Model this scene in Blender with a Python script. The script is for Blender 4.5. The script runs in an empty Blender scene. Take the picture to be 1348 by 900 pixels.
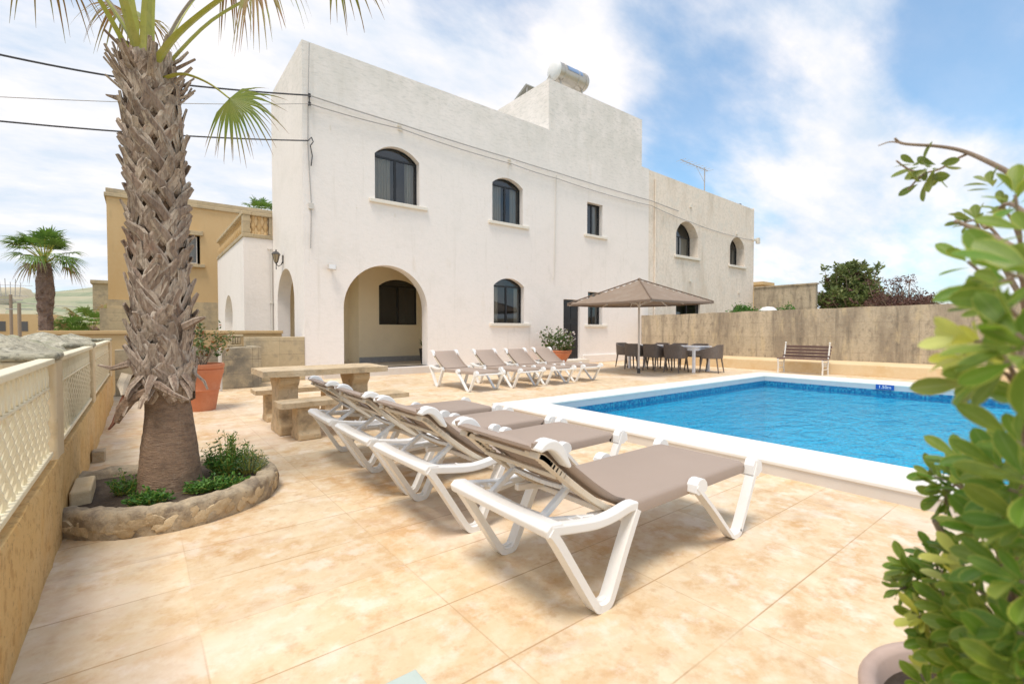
import bpy, math, random
from mathutils import Vector, Matrix, geometry
random.seed(7)
R = math.radians
sc = bpy.context.scene
col = sc.collection

# ------------------------------------------------------------------ camera
cam = bpy.data.cameras.new('camera'); co = bpy.data.objects.new('camera', cam); col.objects.link(co)
co.location = (0, 0, 1.2); co.rotation_euler = (R(90 - 1.377), 0, R(-38.1))
cam.sensor_width = 36; cam.lens = 36 * 624 / 1348; cam.clip_start = .02; cam.clip_end = 3000
cam.dof.use_dof = True; cam.dof.focus_distance = 4.0; cam.dof.aperture_fstop = 2.8
sc.camera = co

# ------------------------------------------------------------------ sky, sun, exposure
SUN_EL, SUN_AZ = 69, 240      # azimuth clockwise from +Y
w = bpy.data.worlds.new('World'); sc.world = w; w.use_nodes = True
nt = w.node_tree; N = nt.nodes; L = nt.links; N.clear()
def nn(t, **k):
    n = N.new(t)
    for a, b in k.items(): setattr(n, a, b)
    return n
out = nn('ShaderNodeOutputWorld'); bg = nn('ShaderNodeBackground'); bg.inputs[1].default_value = .1
sky = nn('ShaderNodeTexSky', sky_type='NISHITA', sun_disc=False, sun_elevation=R(SUN_EL), sun_rotation=R(SUN_AZ))
sky.air_density = 1.1; sky.dust_density = .6; sky.ozone_density = 2.2
tc = nn('ShaderNodeTexCoord')
def vmath(op, a, b=None):
    n = nn('ShaderNodeVectorMath', operation=op)
    for i, v in enumerate((a, b)):
        if v is None: continue
        if isinstance(v, (tuple, list)): n.inputs[i].default_value = v
        else: L.new(v, n.inputs[i])
    return n
def fmath(op, a, b=0.0, clamp=False):
    n = nn('ShaderNodeMath', operation=op, use_clamp=clamp)
    for i, v in enumerate((a, b)):
        if isinstance(v, (int, float)): n.inputs[i].default_value = v
        else: L.new(v, n.inputs[i])
    return n.outputs[0]
D = tc.outputs['Generated']
sp = nn('ShaderNodeSeparateXYZ'); L.new(D, sp.inputs[0])
zc = fmath('ADD', fmath('MAXIMUM', sp.outputs[2], 0.0), .32)
cb = nn('ShaderNodeCombineXYZ'); L.new(fmath('DIVIDE', sp.outputs[0], zc), cb.inputs[0]); L.new(fmath('DIVIDE', sp.outputs[1], zc), cb.inputs[1])
mp = nn('ShaderNodeMapping'); L.new(cb.outputs[0], mp.inputs[0]); mp.inputs['Rotation'].default_value = (0, 0, R(25)); mp.inputs['Scale'].default_value = (.75, 1.35, 1); mp.inputs['Location'].default_value = (3.1, 1.7, 0)
n1 = nn('ShaderNodeTexNoise'); L.new(mp.outputs[0], n1.inputs[0]); n1.inputs['Scale'].default_value = 1.25; n1.inputs['Detail'].default_value = 7; n1.inputs['Roughness'].default_value = .52; n1.inputs['Distortion'].default_value = .25
n2 = nn('ShaderNodeTexNoise'); L.new(mp.outputs[0], n2.inputs[0]); n2.inputs['Scale'].default_value = 3.6; n2.inputs['Detail'].default_value = 6; n2.inputs['Roughness'].default_value = .6
def spot(d, lo, hi, amt):
    v = Vector(d).normalized(); q = vmath('DOT_PRODUCT', D, tuple(v)).outputs['Value']
    m = nn('ShaderNodeMapRange', interpolation_type='SMOOTHSTEP'); L.new(q, m.inputs[0]); m.inputs[1].default_value = lo; m.inputs[2].default_value = hi; m.inputs[3].default_value = 0; m.inputs[4].default_value = amt
    return m.outputs[0]
f = fmath('MULTIPLY', n1.outputs[0], 2.9)
f = fmath('ADD', f, fmath('MULTIPLY', n2.outputs[0], 1.1))
f = fmath('SUBTRACT', f, 1.42)
for s in (((.915, .09, .43), .98, .9985, -.9), ((.47, .68, .58), .985, .998, -1.0), ((.83, .45, .30), .975, .998, -.45), ((.1, .9, .35), .60, .95, .62), ((.56, .71, .42), .97, .998, .6), ((.93, .2, .12), .93, .995, .4), ((.86, .33, .39), .985, .999, .12), ((-.25, .93, .40), .94, .99, -.25)):
    f = fmath('ADD', f, spot(*s))
fac = nn('ShaderNodeMapRange', interpolation_type='SMOOTHSTEP'); L.new(f, fac.inputs[0]); fac.inputs[1].default_value = .05; fac.inputs[2].default_value = .95; fac.inputs[3].default_value = .22; fac.inputs[4].default_value = .96
cr = nn('ShaderNodeValToRGB'); L.new(n2.outputs[0], cr.inputs[0]); cr.color_ramp.elements[0].position = .34; cr.color_ramp.elements[0].color = (5.2, 5.9, 6.8, 1); cr.color_ramp.elements[1].position = .65; cr.color_ramp.elements[1].color = (7.95, 7.6, 7.55, 1)
mx = nn('ShaderNodeMixRGB'); L.new(fac.outputs[0], mx.inputs[0]); bo = nn('ShaderNodeMixRGB', blend_type='MULTIPLY'); bo.inputs[0].default_value = 1; L.new(sky.outputs[0], bo.inputs[1]); bo.inputs[2].default_value = (1.0, 1.42, 1.5, 1); L.new(bo.outputs[0], mx.inputs[1]); L.new(cr.outputs[0], mx.inputs[2])
L.new(mx.outputs[0], bg.inputs[0]); L.new(bg.outputs[0], out.inputs[0])

sl = bpy.data.lights.new('sun', 'SUN'); so = bpy.data.objects.new('sun', sl); col.objects.link(so)
sl.energy = 2.2; sl.angle = R(18); sl.color = (1, .91, .81)
az, el = R(SUN_AZ), R(SUN_EL)
sd = Vector((math.sin(az) * math.cos(el), math.cos(az) * math.cos(el), math.sin(el)))
so.rotation_euler = sd.to_track_quat('Z', 'Y').to_euler(); so.location = sd * 40
sc.view_settings.view_transform = 'Standard'; sc.view_settings.look = 'None'; sc.view_settings.exposure = .5; sc.view_settings.gamma = 1; sc.view_settings.use_curve_mapping = False
sc.render.engine = 'CYCLES'
sc.cycles.max_bounces = 8; sc.cycles.transparent_max_bounces = 12

# ------------------------------------------------------------------ materials
def material(name, base, rough=.8, layers=(), bump=None, coords='world', spec=.5, metal=0.0, island=None, transl=0.0, attr=None, seams=None, coat=0.0, high=None, rib=None):
    """layers: (scale, colour, lo, hi, amount, stretch); island: second colour; attr: (colour, lo, hi)"""
    m = bpy.data.materials.new(name); m.use_nodes = True; t = m.node_tree; n = t.nodes; l = t.links; n.clear()
    o = n.new('ShaderNodeOutputMaterial'); p = n.new('ShaderNodeBsdfPrincipled')
    p.inputs['Roughness'].default_value = rough; p.inputs['Metallic'].default_value = metal; p.inputs['Specular IOR Level'].default_value = spec; p.inputs['Coat Weight'].default_value = coat
    g = n.new('ShaderNodeNewGeometry'); tcn = n.new('ShaderNodeTexCoord')
    vec = g.outputs['Position'] if coords == 'world' else tcn.outputs['Object']
    cur = n.new('ShaderNodeRGB'); cur.outputs[0].default_value = (*base, 1); c = cur.outputs[0]
    def mixc(fac, a, colr):
        q = n.new('ShaderNodeMixRGB'); l.new(fac, q.inputs[0]); l.new(a, q.inputs[1])
        if isinstance(colr, tuple): q.inputs[2].default_value = (*colr, 1)
        else: l.new(colr, q.inputs[2])
        return q.outputs[0]
    def noise(scale, stretch=(1, 1, 1), detail=9, off=0.0):
        q = n.new('ShaderNodeMapping'); l.new(vec, q.inputs[0]); q.inputs['Scale'].default_value = stretch; q.inputs['Location'].default_value = (off, off * .7, off * .3)
        z = n.new('ShaderNodeTexNoise'); l.new(q.outputs[0], z.inputs[0]); z.inputs['Scale'].default_value = scale; z.inputs['Detail'].default_value = detail; z.inputs['Roughness'].default_value = .66
        return z.outputs[0]
    def rng(v, lo, hi, amt):
        q = n.new('ShaderNodeMapRange'); l.new(v, q.inputs[0]); q.inputs[1].default_value = lo; q.inputs[2].default_value = hi; q.inputs[3].default_value = 0; q.inputs[4].default_value = amt; q.clamp = True
        return q.outputs[0]
    if island:
        c = mixc(g.outputs['Random Per Island'], c, island)
    for i, ly in enumerate(layers):
        s, cc, lo, hi, amt = ly[:5]; st = ly[5] if len(ly) > 5 else (1, 1, 1)
        c = mixc(rng(noise(s, st, off=i * 3.7), lo, hi, amt), c, cc)
    if high:     # weathering that creeps down from the parapet: (colour, z from, z to, amount)
        hz = n.new('ShaderNodeSeparateXYZ'); l.new(g.outputs['Position'], hz.inputs[0])
        hm = n.new('ShaderNodeMath'); hm.operation = 'MULTIPLY'; l.new(rng(hz.outputs[2], high[1], high[2], 1.0), hm.inputs[0]); l.new(rng(noise(1.5, (1, 1, .8), off=7.7), .36, .60, high[3]), hm.inputs[1])
        c = mixc(hm.outputs[0], c, high[0])
        hm2 = n.new('ShaderNodeMath'); hm2.operation = 'MULTIPLY'; l.new(rng(hz.outputs[2], high[1], high[2], 1.0), hm2.inputs[0]); l.new(rng(noise(9, (.5, .5, 1.8), off=2.7), .5, .66, high[3]), hm2.inputs[1])
        c = mixc(hm2.outputs[0], c, tuple(x * .8 for x in high[0]))
    if attr:
        a = n.new('ShaderNodeAttribute'); a.attribute_name = 'lf'
        c = mixc(rng(a.outputs['Fac'], attr[1], attr[2], 1.0), c, attr[0])
    if rib:
        a2_ = n.new('ShaderNodeAttribute'); a2_.attribute_name = 'lf'
        rr_ = n.new('ShaderNodeMapRange'); l.new(a2_.outputs['Fac'], rr_.inputs[0]); rr_.inputs[1].default_value = .045; rr_.inputs[2].default_value = 0; rr_.inputs[3].default_value = 0; rr_.inputs[4].default_value = .7; c = mixc(rr_.outputs[0], c, rib)
    hgt = None
    if bump: hgt = noise(bump[0], bump[2] if len(bump) > 2 else (1, 1, 1), 8, 9.1)
    if seams:
        (sx, ox, sy, oy, wd, sc_col, ax) = seams
        s3 = n.new('ShaderNodeSeparateXYZ'); l.new(g.outputs['Position'], s3.inputs[0])
        def line(sock, step, offs, ww):
            a1 = n.new('ShaderNodeMath'); a1.operation = 'SUBTRACT'; l.new(sock, a1.inputs[0]); a1.inputs[1].default_value = offs
            a2 = n.new('ShaderNodeMath'); a2.operation = 'DIVIDE'; l.new(a1.outputs[0], a2.inputs[0]); a2.inputs[1].default_value = step
            a3 = n.new('ShaderNodeMath'); a3.operation = 'FRACT'; l.new(a2.outputs[0], a3.inputs[0])
            a4 = n.new('ShaderNodeMath'); a4.operation = 'SUBTRACT'; l.new(a3.outputs[0], a4.inputs[0]); a4.inputs[1].default_value = .5
            a5 = n.new('ShaderNodeMath'); a5.operation = 'ABSOLUTE'; l.new(a4.outputs[0], a5.inputs[0])
            return rng(a5.outputs[0], .5 - ww / step, .5 - ww / step * .3, 1.0)
        mx_ = n.new('ShaderNodeMath'); mx_.operation = 'MAXIMUM'
        hx = n.new('ShaderNodeMath'); hx.operation = 'MULTIPLY'; l.new(line(s3.outputs[ax[0]], sx, ox, wd), hx.inputs[0]); hx.inputs[1].default_value = .5
        l.new(hx.outputs[0], mx_.inputs[0]); l.new(line(s3.outputs[ax[1]], sy, oy, wd), mx_.inputs[1])
        br = n.new('ShaderNodeMath'); br.operation = 'MULTIPLY'; l.new(mx_.outputs[0], br.inputs[0]); l.new(rng(noise(1.3, off=5), .34, .55, .9), br.inputs[1])
        sn = n.new('ShaderNodeVectorMath'); sn.operation = 'SUBTRACT'; l.new(g.outputs['Position'], sn.inputs[0]); oo = [0, 0, 0]; st3 = [1e4, 1e4, 1e4]
        oo[ax[0]] = ox; oo[ax[1]] = oy; st3[ax[0]] = sx; st3[ax[1]] = sy; sn.inputs[1].default_value = oo
        # each slab or block has its own shade
        sn2 = n.new('ShaderNodeVectorMath'); sn2.operation = 'ADD'; l.new(sn.outputs[0], sn2.inputs[0]); sn2.inputs[1].default_value = [v * .5 for v in st3]
        sn3 = n.new('ShaderNodeVectorMath'); sn3.operation = 'SNAP'; l.new(sn.outputs[0], sn3.inputs[0]); sn3.inputs[1].default_value = st3
        wn_ = n.new('ShaderNodeTexWhiteNoise'); l.new(sn3.outputs[0], wn_.inputs[0])
        hs = n.new('ShaderNodeHueSaturation'); l.new(c, hs.inputs['Color']); vv = n.new('ShaderNodeMapRange'); l.new(wn_.outputs['Value'], vv.inputs[0]); vv.inputs[3].default_value = .93; vv.inputs[4].default_value = 1.05; l.new(vv.outputs[0], hs.inputs['Value']); c = hs.outputs[0]
        c = mixc(br.outputs[0], c, sc_col)
    l.new(c, p.inputs['Base Color'])
    if bump:
        b = n.new('ShaderNodeBump'); b.inputs['Strength'].default_value = bump[1]; b.inputs['Distance'].default_value = .02; l.new(hgt, b.inputs['Height']); l.new(b.outputs[0], p.inputs['Normal'])
    if transl:
        tr = n.new('ShaderNodeBsdfTranslucent'); l.new(c, tr.inputs[0]); ms = n.new('ShaderNodeMixShader'); ms.inputs[0].default_value = transl
        l.new(p.outputs[0], ms.inputs[1]); l.new(tr.outputs[0], ms.inputs[2]); l.new(ms.outputs[0], o.inputs[0])
    else: l.new(p.outputs[0], o.inputs[0])
    return m
M = {}
M['patio'] = material('patio_stone', (0.688, 0.507, 0.302), .62, [
    (.9, (0.558, 0.290, 0.090), .48, .66, .8), (2.3, (0.558, 0.308, 0.106), .52, .66, .65), (3.4, (0.744, 0.607, 0.408), .46, .68, .8), (6.5, (0.763, 0.634, 0.449), .50, .70, .6, (1.4, 1, 1)), (1.1, (0.744, 0.616, 0.425), .50, .66, .5), (5, (0.521, 0.290, 0.114), .54, .68, .65), (9, (0.790, 0.674, 0.490), .50, .64, .5), (13, (0.502, 0.299, 0.139), .56, .68, .45),
    (.8, (.80, .675, .55), .50, .62, .6), (4.5, (.55, .32, .16), .56, .66, .45), (5.5, (.82, .71, .59), .53, .64, .6), (2.2, (0.465, 0.380, 0.311), .60, .74, .4), (7, (0.725, 0.616, 0.441), .52, .66, .5, (1, 1.6, 1)), (26, (0.512, 0.326, 0.163), .6, .75, .25), (1.7, (0.335, 0.272, 0.213), .66, .76, .5, (1.5, .6, 1))],
    bump=(14, .15), seams=(.88, .17, .44, .91, .005, (0.428, 0.253, 0.123), (0, 1)))
M['earth'] = material('dry_earth', (.36, .28, .18), .95, [(.05, (.16, .20, .07), .45, .6, .8), (.4, (.42, .34, .22), .5, .7, .5)], bump=(3, .4))
M['coping'] = material('pale_coping_stone', (.80, .77, .71), .55, [(2, (.72, .68, .60), .5, .7, .5), (12, (.84, .82, .78), .5, .7, .4)], bump=(30, .06))
M['riser'] = material('coping_riser_tile', (.68, .62, .55), .55, [(3, (.62, .52, .42), .5, .7, .5)], bump=(30, .06))
M['poolgrout'] = material('pale_grey_pool_band', (.50, .51, .54), .5, [(6, (.40, .42, .45), .5, .7, .4)])
M['tile'] = None
M['white'] = material('white_limewash', (.88, .812, .75), .9, [
    (.7, (.74, .69, .62), .52, .70, .5, (1, 1, 1)), (2.6, (.62, .58, .51), .60, .76, .35, (1.3, 1, .4)), (7, (.78, .73, .665), .5, .7, .4, (1, 1, 1.6)), (30, (.66, .61, .54), .62, .75, .25), (1.3, (.70, .58, .42), .64, .76, .35, (1.6, 1, .5)), (1.5, (.68, .62, .53), .58, .74, .45, (4, 1, .22))],
    bump=(9, .35, (1, 1, 1.6)), high=((.64, .61, .54), 5.6, 8.4, .55))
M['whitetop'] = material('weathered_limewash', (.72, .69, .63), .92, [(1.6, (.52, .50, .44), .46, .68, .7, (1, 1, .7)), (9, (.72, .70, .65), .45, .65, .7, (1, 1, 1.8)), (.8, (.74, .715, .67), .45, .6, .7)], bump=(9, .5, (1, 1, 1.6)))
M['porch'] = material('cream_porch_paint', (.82, .69, .47), .85, [(1.5, (.70, .58, .40), .4, .7, .5)], bump=(20, .08))
M['porchfloor'] = material('porch_floor', (.52, .44, .34), .35, [(3, (.45, .38, .30), .4, .7, .5)])
M['skirt'] = material('grey_skirting_tile', (.28, .27, .26), .4, [(14, (.4, .38, .36), .5, .6, .5)])
M['sill'] = material('cream_sill_stone', (.78, .72, .62), .8, [(6, (.66, .58, .46), .5, .7, .5)], bump=(25, .1))
M['neigh'] = material('weathered_cream_render', (.88, .77, .65), .92, [
    (1.1, (.62, .51, .39), .50, .68, .6, (1.3, 1, .35)), (3.2, (.42, .35, .27), .58, .74, .5, (1.6, 1, .22)), (8, (.60, .52, .40), .45, .65, .5), (2.0, (.74, .69, .60), .5, .66, .6), (24, (.5, .44, .36), .6, .75, .3)], bump=(9, .5))
M['oldwall'] = material('stained_garden_wall', (.54, .445, .315), .95, [
    (1.2, (.27, .215, .155), .46, .62, .8, (1, 1, .25)), (4, (.17, .14, .105), .52, .68, .7, (1, 1.3, .14)), (7, (.16, .13, .10), .54, .66, .5, (1, 1, .7)), (3.2, (.60, .48, .30), .54, .66, .7, (1, 1, .3)), (14, (.32, .26, .19), .5, .66, .45), (40, (.2, .17, .14), .6, .72, .3)], bump=(12, .7), seams=(1.3, .4, .45, .1, .006, (.28, .21, .15), (1, 2)))
M['ledge'] = material('golden_ledge_plaster', (.74, .56, .33), .85, [(1.4, (.66, .45, .22), .48, .66, .7), (9, (.78, .64, .43), .5, .7, .4)], bump=(15, .15))
M['beige'] = material('golden_render', (.64, .44, .22), .92, [(.5, (.56, .35, .14), .45, .7, .6, (1, 1, .5)), (2.4, (.40, .29, .15), .58, .74, .4, (1.5, 1, .3)), (12, (.64, .48, .26), .5, .7, .4)], bump=(8, .2))
M['beigeold'] = material('weathered_limestone', (.52, .41, .25), .95, [(1.3, (.30, .25, .18), .48, .66, .8), (5, (.24, .20, .15), .54, .7, .5), (9, (.60, .48, .30), .5, .65, .5)], bump=(8, .5), seams=(.62, .1, .31, .02, .008, (.24, .19, .13), (0, 2)))
M['blockwall'] = material('mouldy_block_wall', (.40, .33, .22), .95, [(1.3, (.13, .12, .10), .44, .62, .8), (4, (.5, .40, .25), .5, .66, .7), (10, (.2, .17, .13), .52, .68, .5)], bump=(10, .6), seams=(.62, .1, .29, .02, .009, (.15, .12, .09), (0, 2)))
M['fencewall'] = material('pitted_sandstone', (.66, .43, .17), .9, [(1.1, (.66, .47, .24), .46, .64, .8), (2.2, (.62, .33, .08), .5, .66, .7), (16, (.42, .22, .06), .52, .62, .55), (38, (.26, .14, .05), .58, .66, .6)], bump=(24, .9))
M['fencestone'] = material('cream_pier_stone', (.66, .53, .34), .88, [(2.5, (.52, .36, .16), .5, .68, .7), (12, (.42, .32, .18), .58, .7, .5)], bump=(18, .5))
M['creammetal'] = material('cream_painted_metal', (.78, .70, .50), .5, [(5, (.62, .52, .34), .5, .7, .5), (40, (.5, .4, .24), .62, .7, .5)], bump=(60, .2))
M['rubble'] = material('lichened_rubble', (.46, .42, .31), .97, [(6, (.20, .185, .14), .46, .60, .85), (14, (.60, .56, .44), .52, .62, .8), (45, (.17, .16, .12), .54, .62, .8), (1.6, (.40, .42, .24), .5, .65, .6)], bump=(30, 1.0))
M['kerbstone'] = material('rough_kerb_stone', (.50, .40, .27), .95, [(6, (.20, .155, .11), .46, .62, .8), (14, (.56, .44, .28), .52, .66, .7), (40, (.17, .13, .09), .58, .68, .6)], bump=(22, 1.0))
M['cobble'] = material('embedded_field_stone', (.72, .57, .36), .9, [(9, (.42, .29, .15), .45, .66, .8), (30, (.66, .54, .36), .5, .7, .5)], bump=(26, .8), island=(.34, .25, .15))
M['soil'] = material('dark_soil', (.085, .06, .04), .98, [(20, (.16, .12, .08), .5, .7, .7)], bump=(30, 1))
M['table'] = material('weathered_stone_slab', (.60, .45, .27), .92, [(2.5, (.66, .53, .36), .45, .62, .8), (5, (.24, .18, .12), .52, .68, .7), (16, (.30, .24, .17), .56, .7, .5)], bump=(20, .8), coords='object')
M['resin'] = material('white_resin', (.84, .83, .80), .32, [(4, (.80, .77, .71), .5, .75, .6), (60, (.7, .66, .58), .66, .74, .3)], coords='object', bump=(90, .04))
M['resinold'] = material('cream_resin', (.70, .60, .46), .4, [(5, (.62, .52, .38), .5, .75, .6)], coords='object')
M['sling'] = material('taupe_sling_fabric', (.385, .295, .235), .72, [(2, (.345, .265, .21), .4, .7, .5), (160, (.38, .31, .25), .5, .6, .5)], coords='object', bump=(420, .25))
M['canopy'] = material('taupe_canopy_fabric', (.36, .27, .20), .85, [(3, (.42, .34, .27), .48, .64, .6), (14, (.30, .22, .16), .5, .68, .5)], coords='object', bump=(30, .2), transl=.25)
M['canopyedge'] = material('brown_canopy_binding', (.20, .14, .10), .8, [], coords='object')
M['polem'] = material('aluminium_pole', (.62, .55, .49), .4, [], coords='object')
M['chair'] = material('brown_resin_wicker', (.17, .135, .115), .6, [(30, (.11, .09, .075), .45, .6, .7)], coords='object', bump=(60, .4))
M['tabletop'] = material('white_table_resin', (.82, .81, .83), .35, [], coords='object')
M['slat'] = material('brown_bench_timber', (.165, .095, .075), .6, [(5, (.11, .06, .05), .45, .65, .6, (1, .2, 1))], coords='object', bump=(25, .3))
M['castwhite'] = material('white_cast_iron', (.78, .74, .67), .5, [], coords='object')
M['terra'] = material('terracotta', (.56, .20, .095), .8, [(3, (.62, .27, .15), .45, .66, .7), (10, (.46, .15, .07), .5, .7, .5)], coords='object', bump=(25, .2))
M['palepot'] = material('faded_pink_pot', (.62, .45, .36), .75, [(6, (.52, .36, .28), .45, .66, .7)], coords='object', bump=(30, .2))
M['black'] = material('black_frame', (.012, .013, .015), .4, [])
M['door'] = material('black_door_paint', (.014, .015, .018), .35, [(3, (.05, .04, .03), .6, .75, .4)])
M['blackpot'] = material('dark_planter', (.02, .02, .022), .5, [])
M['room'] = material('dark_room', (.12, .115, .11), .9, [])
M['curtain'] = material('beige_curtain', (.50, .44, .35), .95, [])
M['boot'] = material('dry_palm_boots', (.66, .53, .40), .9, [(6, (.27, .19, .135), .44, .62, .75), (60, (.16, .11, .08), .48, .62, .75, (1, 1, .15)), (2.2, (.34, .15, .09), .58, .70, .6)], bump=(70, .9, (1, 1, .25)), island=(.34, .23, .16), attr=((.78, .66, .52), .5, 1.0))
M['rawboot'] = material('red_brown_boot_cuts', (.42, .17, .08), .85, [(12, (.30, .11, .06), .45, .6, .7)], island=(.24, .12, .09))
M['barks'] = material('palm_bark', (.36, .235, .15), .95, [(14, (.17, .11, .075), .45, .62, .75, (1, 1, 3)), (60, (.40, .30, .21), .52, .66, .6, (1, 1, .3)), (2, (.36, .25, .17), .45, .65, .5)], bump=(50, 1.0, (.6, .6, 3)))
M['trunkfar'] = material('shaggy_palm_bark', (.30, .20, .15), .95, [(6, (.15, .10, .08), .45, .6, .8), (16, (.38, .28, .2), .52, .66, .5)], bump=(10, 1), island=(.17, .11, .085))
M['frond'] = material('palm_frond_green', (.24, .30, .035), .5, [(5, (.26, .27, .05), .45, .66, .7)], island=(.15, .22, .03), transl=.45, attr=((.36, .22, .12), .62, .95))
M['frondfar'] = material('palm_frond_far', (.17, .30, .05), .5, [(3, (.17, .22, .05), .45, .66, .6)], island=(.10, .20, .03), transl=.4, attr=((.42, .36, .16), .75, 1.0))
M['fronddry'] = material('palm_frond_dry', (.34, .24, .10), .7, [(5, (.30, .12, .06), .45, .6, .7)], island=(.27, .30, .07), transl=.35)
M['petiole'] = material('palm_stalk', (.36, .37, .05), .45, [(4, (.42, .37, .10), .45, .65, .7), (25, (.20, .20, .04), .5, .7, .5)])
M['petioledry'] = material('dry_palm_stalk', (.36, .30, .22), .8, [(8, (.22, .16, .1), .45, .65, .7)])
M['leaf'] = material('glossy_shrub_leaf', (.11, .255, .014), .46, [(9, (.22, .33, .04), .46, .66, .7), (60, (.09, .17, .02), .5, .7, .4)], island=(.24, .31, .04), transl=.38, attr=((.50, .52, .09), .74, 1.0), rib=(.34, .42, .12))
M['leafolive'] = material('olive_shrub_leaf', (.24, .29, .05), .38, [(14, (.32, .30, .09), .5, .7, .6)], island=(.15, .22, .035), transl=.4, attr=((.5, .50, .12), .8, 1.0), rib=(.42, .44, .2))
M['leafyellow'] = material('yellow_young_leaf', (.74, .72, .10), .45, [(9, (.50, .60, .12), .45, .7, .7)], island=(.62, .66, .24), transl=.4)
M['twig'] = material('grey_brown_twig', (.32, .24, .17), .85, [(20, (.2, .14, .1), .45, .65, .6)], bump=(60, .4))
M['herb'] = material('green_herb_leaf', (.13, .30, .04), .55, [(4, (.17, .29, .05), .45, .65, .6)], island=(.05, .14, .025), transl=.3)
M['herbgrey'] = material('grey_green_herb', (.20, .27, .14), .7, [], island=(.13, .2, .08), transl=.3)
M['potleaf'] = material('pot_plant_leaf', (.09, .15, .03), .5, [(6, (.18, .21, .06), .45, .65, .6)], island=(.045, .09, .02), transl=.3)
M['redleaf'] = material('reddish_leaf', (.33, .12, .05), .55, [], island=(.2, .16, .04), transl=.3)
M['petal'] = material('white_petal', (.80, .76, .74), .6, [], island=(.75, .62, .6), transl=.3)
M['treeleaf'] = material('hedge_tree_leaf', (.26, .30, .09), .6, [(1.2, (.19, .20, .06), .45, .65, .6)], island=(.07, .12, .03), transl=.35)
M['brownleaf'] = material('brown_heath_leaf', (.20, .10, .07), .7, [], island=(.12, .06, .05), transl=.2)
M['hillgreen'] = material('green_hill', (.27, .29, .17), 1, [(.012, (.42, .37, .24), .46, .58, .85, (1, 1, 3)), (.05, (.15, .20, .11), .5, .60, .7), (.2, (.40, .37, .26), .52, .6, .5)])
M['hilltan'] = material('tan_hill', (.48, .40, .27), 1, [(.02, (.34, .32, .2), .46, .62, .8), (.15, (.56, .47, .33), .5, .66, .6)])
M['steel'] = material('dull_steel', (.55, .50, .43), .38, [(4, (.40, .34, .26), .5, .7, .5)], metal=.6, coords='object')
M['panel'] = material('solar_collector_back', (.30, .29, .25), .5, [])
M['bluelabel'] = material('blue_label', (.22, .32, .50), .5, [])
M['wire'] = material('cable_black', (.05, .05, .055), .6, [])
M['wiregrey'] = material('cable_grey', (.40, .38, .36), .7, [])
M['pipe'] = material('pale_pipe', (.62, .58, .52), .6, [])
M['iron'] = material('dark_iron', (.06, .055, .05), .5, [])
M['lampglass'] = material('amber_lamp_glass', (.42, .32, .19), .2, [])
M['signblue'] = material('sign_blue', (.008, .09, .40), .35, [])
M['signwhite'] = material('sign_white', (.85, .85, .85), .5, [])
M['drain'] = material('pale_green_plate', (.50, .58, .53), .25, [(6, (.42, .5, .45), .45, .65, .5)])
M['whitemetal'] = material('white_metal', (.78, .77, .74), .4, [])

def glass_mat():
    m = bpy.data.materials.new('window_glass'); m.use_nodes = True; n = m.node_tree.nodes; l = m.node_tree.links; n.clear()
    o = n.new('ShaderNodeOutputMaterial'); t = n.new('ShaderNodeBsdfTransparent'); t.inputs[0].default_value = (.86, .88, .88, 1)
    g = n.new('ShaderNodeBsdfGlossy'); g.inputs['Roughness'].default_value = .03; g.inputs[0].default_value = (.8, .85, .9, 1)
    fr = n.new('ShaderNodeFresnel'); fr.inputs[0].default_value = 1.5; a = n.new('ShaderNodeMath'); a.operation = 'ADD'; a.inputs[1].default_value = .05; l.new(fr.outputs[0], a.inputs[0])
    x = n.new('ShaderNodeMixShader'); l.new(a.outputs[0], x.inputs[0]); l.new(t.outputs[0], x.inputs[1]); l.new(g.outputs[0], x.inputs[2]); l.new(x.outputs[0], o.inputs[0]); return m
M['glass'] = glass_mat()
def water_mat():
    m = bpy.data.materials.new('pool_water'); m.use_nodes = True; n = m.node_tree.nodes; l = m.node_tree.links; n.clear()
    o = n.new('ShaderNodeOutputMaterial'); t = n.new('ShaderNodeBsdfTransparent'); t.inputs[0].default_value = (.35, .95, 1, 1)
    g = n.new('ShaderNodeBsdfGlossy'); g.inputs['Roughness'].default_value = .04; g.inputs[0].default_value = (.8, .95, 1, 1)
    ge = n.new('ShaderNodeNewGeometry'); mp_ = n.new('ShaderNodeMapping'); l.new(ge.outputs['Position'], mp_.inputs[0]); mp_.inputs['Rotation'].default_value = (0, 0, R(35)); mp_.inputs['Scale'].default_value = (1, 1.9, 1)
    z1 = n.new('ShaderNodeTexNoise'); l.new(mp_.outputs[0], z1.inputs[0]); z1.inputs['Scale'].default_value = 2.3; z1.inputs['Detail'].default_value = 3; z1.inputs['Distortion'].default_value = .6
    z2 = n.new('ShaderNodeTexNoise'); l.new(mp_.outputs[0], z2.inputs[0]); z2.inputs['Scale'].default_value = 12; z2.inputs['Detail'].default_value = 3
    ad = n.new('ShaderNodeMath'); ad.operation = 'MULTIPLY_ADD'; l.new(z2.outputs[0], ad.inputs[0]); ad.inputs[1].default_value = .22; l.new(z1.outputs[0], ad.inputs[2])
    b = n.new('ShaderNodeBump'); b.inputs['Strength'].default_value = .8; b.inputs['Distance'].default_value = .06; l.new(ad.outputs[0], b.inputs['Height'])
    l.new(b.outputs[0], g.inputs['Normal'])
    fr = n.new('ShaderNodeFresnel'); fr.inputs[0].default_value = 1.19; l.new(b.outputs[0], fr.inputs['Normal'])
    x = n.new('ShaderNodeMixShader'); l.new(fr.outputs[0], x.inputs[0]); l.new(t.outputs[0], x.inputs[1]); l.new(g.outputs[0], x.inputs[2]); l.new(x.outputs[0], o.inputs[0]); return m
M['water'] = water_mat()
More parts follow.
